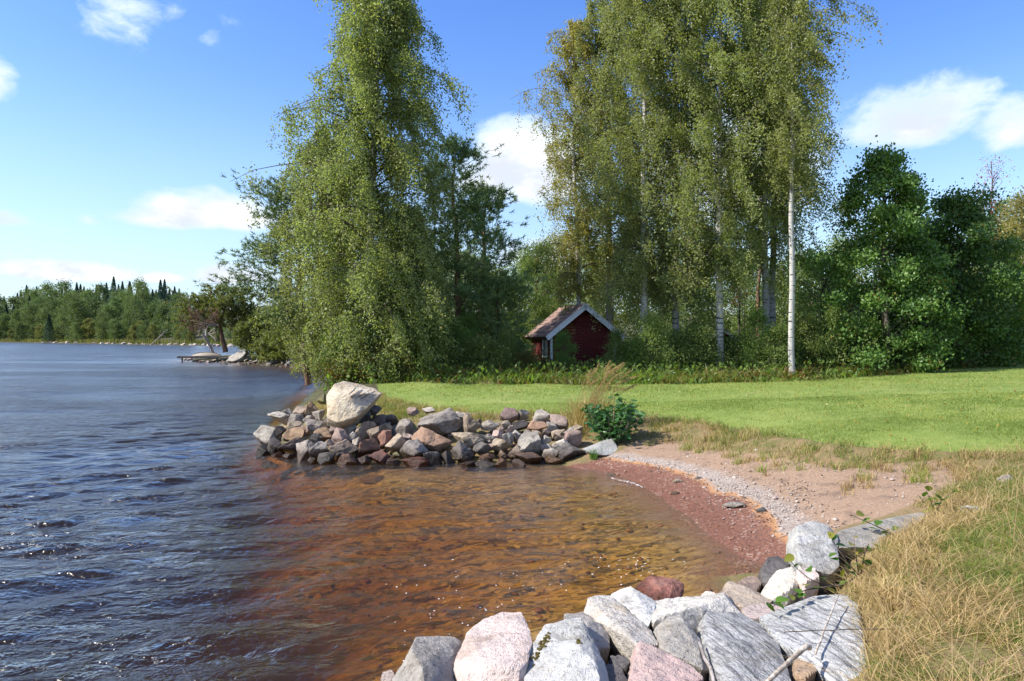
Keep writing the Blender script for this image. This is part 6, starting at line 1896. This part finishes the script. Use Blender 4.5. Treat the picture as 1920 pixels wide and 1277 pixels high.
def alder():
    g = np.random.default_rng(90)
    base = W(1148, 822, 12.55); base[2] = hz(base[0], 12.55)
    root = link('alder_bush', None, None, base); tag(root, 'dark green alder bush growing between the stones and the beach', 'bush')
    leaves_ = [broad_leaf_mesh('leaf', .10, .095, M['lf_alder'], .2, .15, k) for k in range(5)]
    st = Geo(); n = 0; CP_ = []
    for k in range(15):
        az = g.uniform(0, 6.28); r = .6 * math.sqrt(g.random()); h = 1.0 * (1 - .5 * (r / .62) ** 2) * g.uniform(.85, 1.0)
        top = np.array([math.cos(az) * r * 1.05 + .03, math.sin(az) * r * .9, h])
        P = wavy((math.cos(az) * .06, math.sin(az) * .06, -.05), top, 7, .015, g)
        st.tube(P, np.linspace(.011, .004, 7), 5)
        for j in range(26):
            q = 1 - .8 * g.random() ** 1.2
            c = np.array([np.interp(q, np.linspace(0, 1, 7), P[:, i]) for i in range(3)])
            a = g.uniform(0, 6.28); o = np.array([math.cos(a), math.sin(a), g.uniform(-.1, .5)]); o /= np.linalg.norm(o)
            CP_.append((c + o * g.uniform(.02, .16), o))
    st.build('stems', M['bk_grey'], root)
    CP_ = [c for c in CP_ if c[0][2] > .04]
    order = np.argsort([c[0][1] - .4 * c[0][2] for c in CP_])
    Ce, De = [], []
    for rank, i in enumerate(order):
        p, o = CP_[i]
        d = o * 1.0 + np.array([0, -.25, -.15])
        if rank < 285:
            put_leaf('leaf', leaves_[rank % 5], root, p, d, g.normal() * .5, g.uniform(.75, 1.2))
        else:
            Ce.append(p)
    extra = np.array(Ce)
    more = extra[g.integers(0, len(extra), 900)] + g.normal(size=(900, 3)) * .07 if len(extra) else np.zeros((0, 3))
    C = np.concatenate([extra, more])
    V, T = leaf_quads(C, np.full(len(C), .1), g, .1, .85)
    tag(link('inner_leaves', mesh_np('inner_leaves', V, [T], M['lf_alder'], False, {'tint': np.repeat(g.random(len(C)), 2)}), root), kind='stuff')
alder()


def reed_grass():
    g = np.random.default_rng(91)
    b = W(1108, 770, 13.6); b[2] = hz(b[0], 13.6)
    root = link('tall_grass_clump', None, None, b); tag(root, 'tall dry grass clump with feathery seed heads bending over behind the alder bush', 'grass clump')
    st, hd = [], []
    n = 70
    T_, P0 = [], []
    stems = Geo(); V_, F_, off = [], [], 0
    for k in range(n):
        x0, y0 = g.normal() * .16, g.normal() * .14
        h = g.uniform(.8, 1.32); bend = g.uniform(.10, .62)
        t = np.linspace(0, 1, 7)[:, None]
        P = np.array([x0, y0, 0]) + np.array([bend, g.normal() * .12, 0]) * t ** 2 + np.array([0, 0, h]) * (t - .1 * t ** 3)
        stems.tube(P, np.linspace(.0045, .0025, 7), 3)
        if k < 40:
            e, d = P[-1], P[-1] - P[-2]; d /= np.linalg.norm(d)
            m = 90
            q = g.random((m, 1)); c = e - d * .02 + d * q * .24 + g.normal(size=(m, 3)) * .014 * (1 - q * .6) + np.array([0, 0, -.05]) * q ** 2
            V, T = leaf_quads(c, np.full(m, .036), g, -.3, .3)
            V_.append(V); F_.append(T + off); off += len(V)
    stems.build('stems', M['gr_head'], root)
    V = np.concatenate(V_)
    tag(link('seed_heads', mesh_np('seed_heads', V, [np.concatenate(F_)], M['gr_head'], False, {'tint': g.random(len(V) // 2)}), root), kind='stuff')
    k = 1100
    P = np.stack([g.normal(size=k) * .2, g.normal(size=k) * .18, np.full(k, -.02)], 1)
    V, T, per = blades(P, g.uniform(.25, .8, k), g.uniform(.2, .9, k), g.uniform(.007, .014, k), g, 4)
    tag(link('leaf_blades', mesh_np('leaf_blades', V, [T], M['gr_dry'], False, {'tint': np.repeat(g.random(k) * .7, per)}), root), kind='stuff')
    # little green tuft standing at the water by the pale slab
    b = W(1113, 862, 11.75); b[2] = hz(b[0], b[1])
    root = link('grass_tuft', None, None, b); tag(root, 'small bright green grass tuft at the water in front of the pale slab', 'grass tuft')
    k = 70
    P = np.stack([g.normal(size=k) * .035, g.normal(size=k) * .035, np.full(k, -.01)], 1)
    V, T, per = blades(P, g.uniform(.1, .27, k), g.uniform(.1, .9, k), g.uniform(.006, .01, k), g, 3)
    tag(link('leaf_blades', mesh_np('leaf_blades', V, [T], M['lf_sprig'], False, {'tint': np.repeat(g.random(k) * .7, per)}), root), kind='stuff')
reed_grass()


def sprigs():
    g = np.random.default_rng(92)
    big = [broad_leaf_mesh('leaf', .085, .062, M['lf_sprig'], .25, .2, 10 + k) for k in range(4)]
    yel = [broad_leaf_mesh('leaf', .075, .05, M['lf_sprig_y'], .3, .25, 20 + k) for k in range(2)]
    def plant(lab, root_px, D, stems, leaves_):
        b = W(*root_px, D); b[2] = hz(b[0], b[1])
        root = link('leafy_sprig', None, None, b); tag(root, lab, 'sprig')
        for P in stems:
            G_ = Geo(); Q = np.array([W(px, py, dd) for px, py, dd in P]) - b
            if len(Q) > 2:
                tt = np.linspace(0, len(Q) - 1, 9); Q = np.stack([np.interp(tt, range(len(Q)), Q[:, k]) for k in range(3)], 1)
            G_.tube(Q, np.linspace(.006, .0025, len(Q)), 5); G_.build('stem', M['bk_twig'], root)
        for k, (px, py, dd, s, c) in enumerate(leaves_):
            p = W(px, py, dd) - b
            d = np.array([g.normal() * .6, -.35 + g.normal() * .35, .25 + g.normal() * .5])
            put_leaf('leaf', yel[k % 2] if c == 'y' else big[k % 4], root, p - d / np.linalg.norm(d) * .04, d, g.normal() * .5, s)
    D = 5.2
    plant('leafy green sprig reaching left over the banded gneiss and white rock', (1610, 1075), 5.15,
          [[(1610, 1078, 5.15), (1585, 1098, 5.0), (1540, 1098, 4.95), (1517, 1085, 4.95), (1492, 1064, 5.0), (1482, 1050, 5.0)], [(1585, 1098, 5.0), (1520, 1105, 4.85), (1490, 1115, 4.75), (1450, 1138, 4.65)],
           [(1610, 1078, 5.15), (1590, 1055, 5.1), (1565, 1020, 5.15), (1557, 1002, 5.15)], [(1612, 1078, 5.15), (1605, 1040, 5.15), (1602, 1010, 5.2)], [(1615, 1078, 5.15), (1622, 1040, 5.2), (1630, 1020, 5.2)]],
          [(1482, 1046, 5.0, 1.05, 0), (1490, 1062, 5.0, .6, 0), (1518, 1067, 4.95, 1.0, 0), (1506, 1066, 4.98, .6, 0), (1513, 1096, 4.85, 1.0, 0), (1530, 1102, 4.85, .9, 0), (1497, 1108, 4.78, .95, 0), (1465, 1126, 4.68, 1.25, 0),
           (1485, 1119, 4.72, .95, 0), (1447, 1140, 4.62, .9, 0), (1459, 1133, 4.64, 1.1, 0), (1541, 1084, 4.95, .9, 0), (1559, 1106, 4.9, .95, 0), (1505, 1116, 4.75, .8, 0), (1583, 1092, 5.0, 1.0, 0), (1599, 1112, 5.05, .9, 0), (1590, 1098, 5.0, .9, 0), (1610, 1121, 5.0, .8, 0),
           (1565, 1048, 5.1, 1.0, 0), (1562, 1040, 5.1, .9, 0), (1559, 1003, 5.15, .9, 0), (1566, 1008, 5.15, .8, 0), (1578, 1022, 5.15, .9, 0), (1603, 1005, 5.2, 1.0, 'y'), (1598, 1020, 5.2, .9, 0), (1588, 1030, 5.15, 1.0, 0), (1604, 1036, 5.15, 1.0, 'y'), (1613, 1030, 5.15, .9, 0),
           (1596, 1042, 5.12, .9, 0), (1590, 1062, 5.1, 1.0, 0), (1606, 1058, 5.12, .9, 0), (1616, 1062, 5.14, .9, 'y'), (1620, 1046, 5.14, .9, 0), (1640, 1020, 5.2, .9, 'y'), (1632, 1030, 5.18, .8, 0), (1601, 1075, 5.1, .8, 0), (1580, 1078, 5.05, .8, 0), (1627, 1055, 5.15, .8, 0)])
    plant('thin arching sprig leaning over the long flat slab', (1690, 1005), 6.3,
          [[(1690, 1008, 6.2), (1672, 1000, 6.2), (1640, 985, 6.2), (1610, 972, 6.25), (1597, 966, 6.3)]],
          [(1613, 964, 6.25, 1.2, 0), (1627, 974, 6.22, 1.15, 0), (1649, 979, 6.2, 1.2, 0), (1636, 990, 6.2, .9, 0), (1669, 994, 6.2, .95, 0), (1681, 990, 6.2, 1.0, 0), (1601, 970, 6.3, .8, 0), (1660, 1000, 6.2, .8, 0)])
    plant('dark leafy sprig at the top of the near bank beside the sandy hollow', (1752, 968), 6.7,
          [[(1752, 970, 6.7), (1748, 945, 6.7), (1738, 920, 6.75)], [(1753, 970, 6.7), (1765, 940, 6.7), (1790, 920, 6.75)], [(1752, 970, 6.7), (1735, 950, 6.7)]],
          [(1742, 916, 6.75, 1.1, 0), (1730, 938, 6.72, 1.2, 0), (1745, 936, 6.7, 1.2, 0), (1757, 946, 6.7, 1.2, 0), (1748, 954, 6.7, 1.1, 0), (1769, 936, 6.7, 1.0, 0), (1780, 932, 6.72, 1.1, 0), (1790, 920, 6.75, 1.1, 0), (1738, 958, 6.7, 1.0, 0), (1760, 930, 6.7, 1.0, 0), (1735, 926, 6.75, .9, 0), (1763, 958, 6.7, .9, 0)])
    # the pale stick propped on the rocks, and thinner twigs
    for lab, P, r0, r1, mt in [('bleached bent stick propped on the banded gneiss', [(1430, 1290, 3.42), (1470, 1252, 3.55), (1500, 1224, 3.68), (1514, 1213, 3.72), (1519, 1216, 3.74)], .011, .017, 'bk_stick'),
                               ('thin dark twig lying across the broad gneiss slab', [(1470, 1186, 4.02), (1530, 1184, 4.0), (1600, 1181, 3.98), (1680, 1180, 3.95)], .003, .003, 'bk_twig'),
                               ('long straw stalk slanting over the gneiss slab', [(1530, 1228, 3.78), (1548, 1180, 4.1), (1566, 1135, 4.45), (1572, 1118, 4.6)], .006, .004, 'bk_stick'),
                               ('grey curved branch at the foot of the upright cream-grey rock', [(1312, 1205, 4.12), (1322, 1235, 3.92), (1336, 1260, 3.8), (1340, 1290, 3.65)], .01, .012, 'bk_dead')]:
        b = W(*P[0])
        Q = np.array([W(*q) for q in P]) - b
        tt = np.linspace(0, len(Q) - 1, 12); Q = np.stack([np.interp(tt, range(len(Q)), Q[:, k]) for k in range(3)], 1) + g.normal(size=(12, 3)) * .0015
        G_ = Geo(); G_.tube(Q, np.linspace(r0, r1, 12), 7, True)
        tag(G_.build('stick', M[mt], None, True, b), lab, 'stick')
    # specks of foam and blossom drifting on the bay, and foam where ripples break on the sand
    n = 120
    cl = [(1215, 1068, 60, 14), (1180, 1075, 60, 20), (920, 1140, 70, 30), (850, 1120, 90, 40), (1100, 1075, 80, 18), (1200, 1050, 70, 20), (800, 1200, 60, 30), (980, 1095, 120, 30)]
    V_, T_ = [], []
    for k in range(n):
        cx, cy_, sx, sy = cl[k % 8]
        p = CP(cx + g.normal() * sx, cy_ + g.normal() * sy, .012)
        if height([p[0]], [p[1]])[0] > -.02:
            continue
        r = g.uniform(.002, .007); th = np.linspace(0, 6.28, 7)[:-1]
        V = np.stack([p[0] + np.cos(th) * r * g.uniform(1, 1.8), p[1] + np.sin(th) * r, np.full(6, .016)], 1)
        c = np.array([[p[0], p[1], .02]])
        m = len(V_) * 7
        V_.append(np.concatenate([V, c])); T_ += [[m + i, m + (i + 1) % 6, m + 6] for i in range(6)]
    for path in ([(1146, 896), (1165, 901), (1185, 905), (1208, 915)],):
        for k in range(90):
            q = g.random() * (len(path) - 1); i0 = int(q); f = q - i0
            px = path[i0][0] * (1 - f) + path[i0 + 1][0] * f + g.normal() * 1.2; py = path[i0][1] * (1 - f) + path[i0 + 1][1] * f + g.normal() * .7
            pz = CP(px, py, .015); r = g.uniform(.002, .009); th = np.linspace(0, 6.28, 7)[:-1]
            zz = max(hz(pz[0], pz[1]) + .008, .014)
            V = np.stack([pz[0] + np.cos(th) * r * 1.6, pz[1] + np.sin(th) * r, np.full(6, zz)], 1); m = len(V_) * 7
            V_.append(np.concatenate([V, [[pz[0], pz[1], zz + r * .35]]])); T_ += [[m + i, m + (i + 1) % 6, m + 6] for i in range(6)]
    tag(link('foam_specks', mesh_np('foam_specks', np.concatenate(V_), [np.array(T_)], M['foam'], True)), kind='stuff')
sprigs()
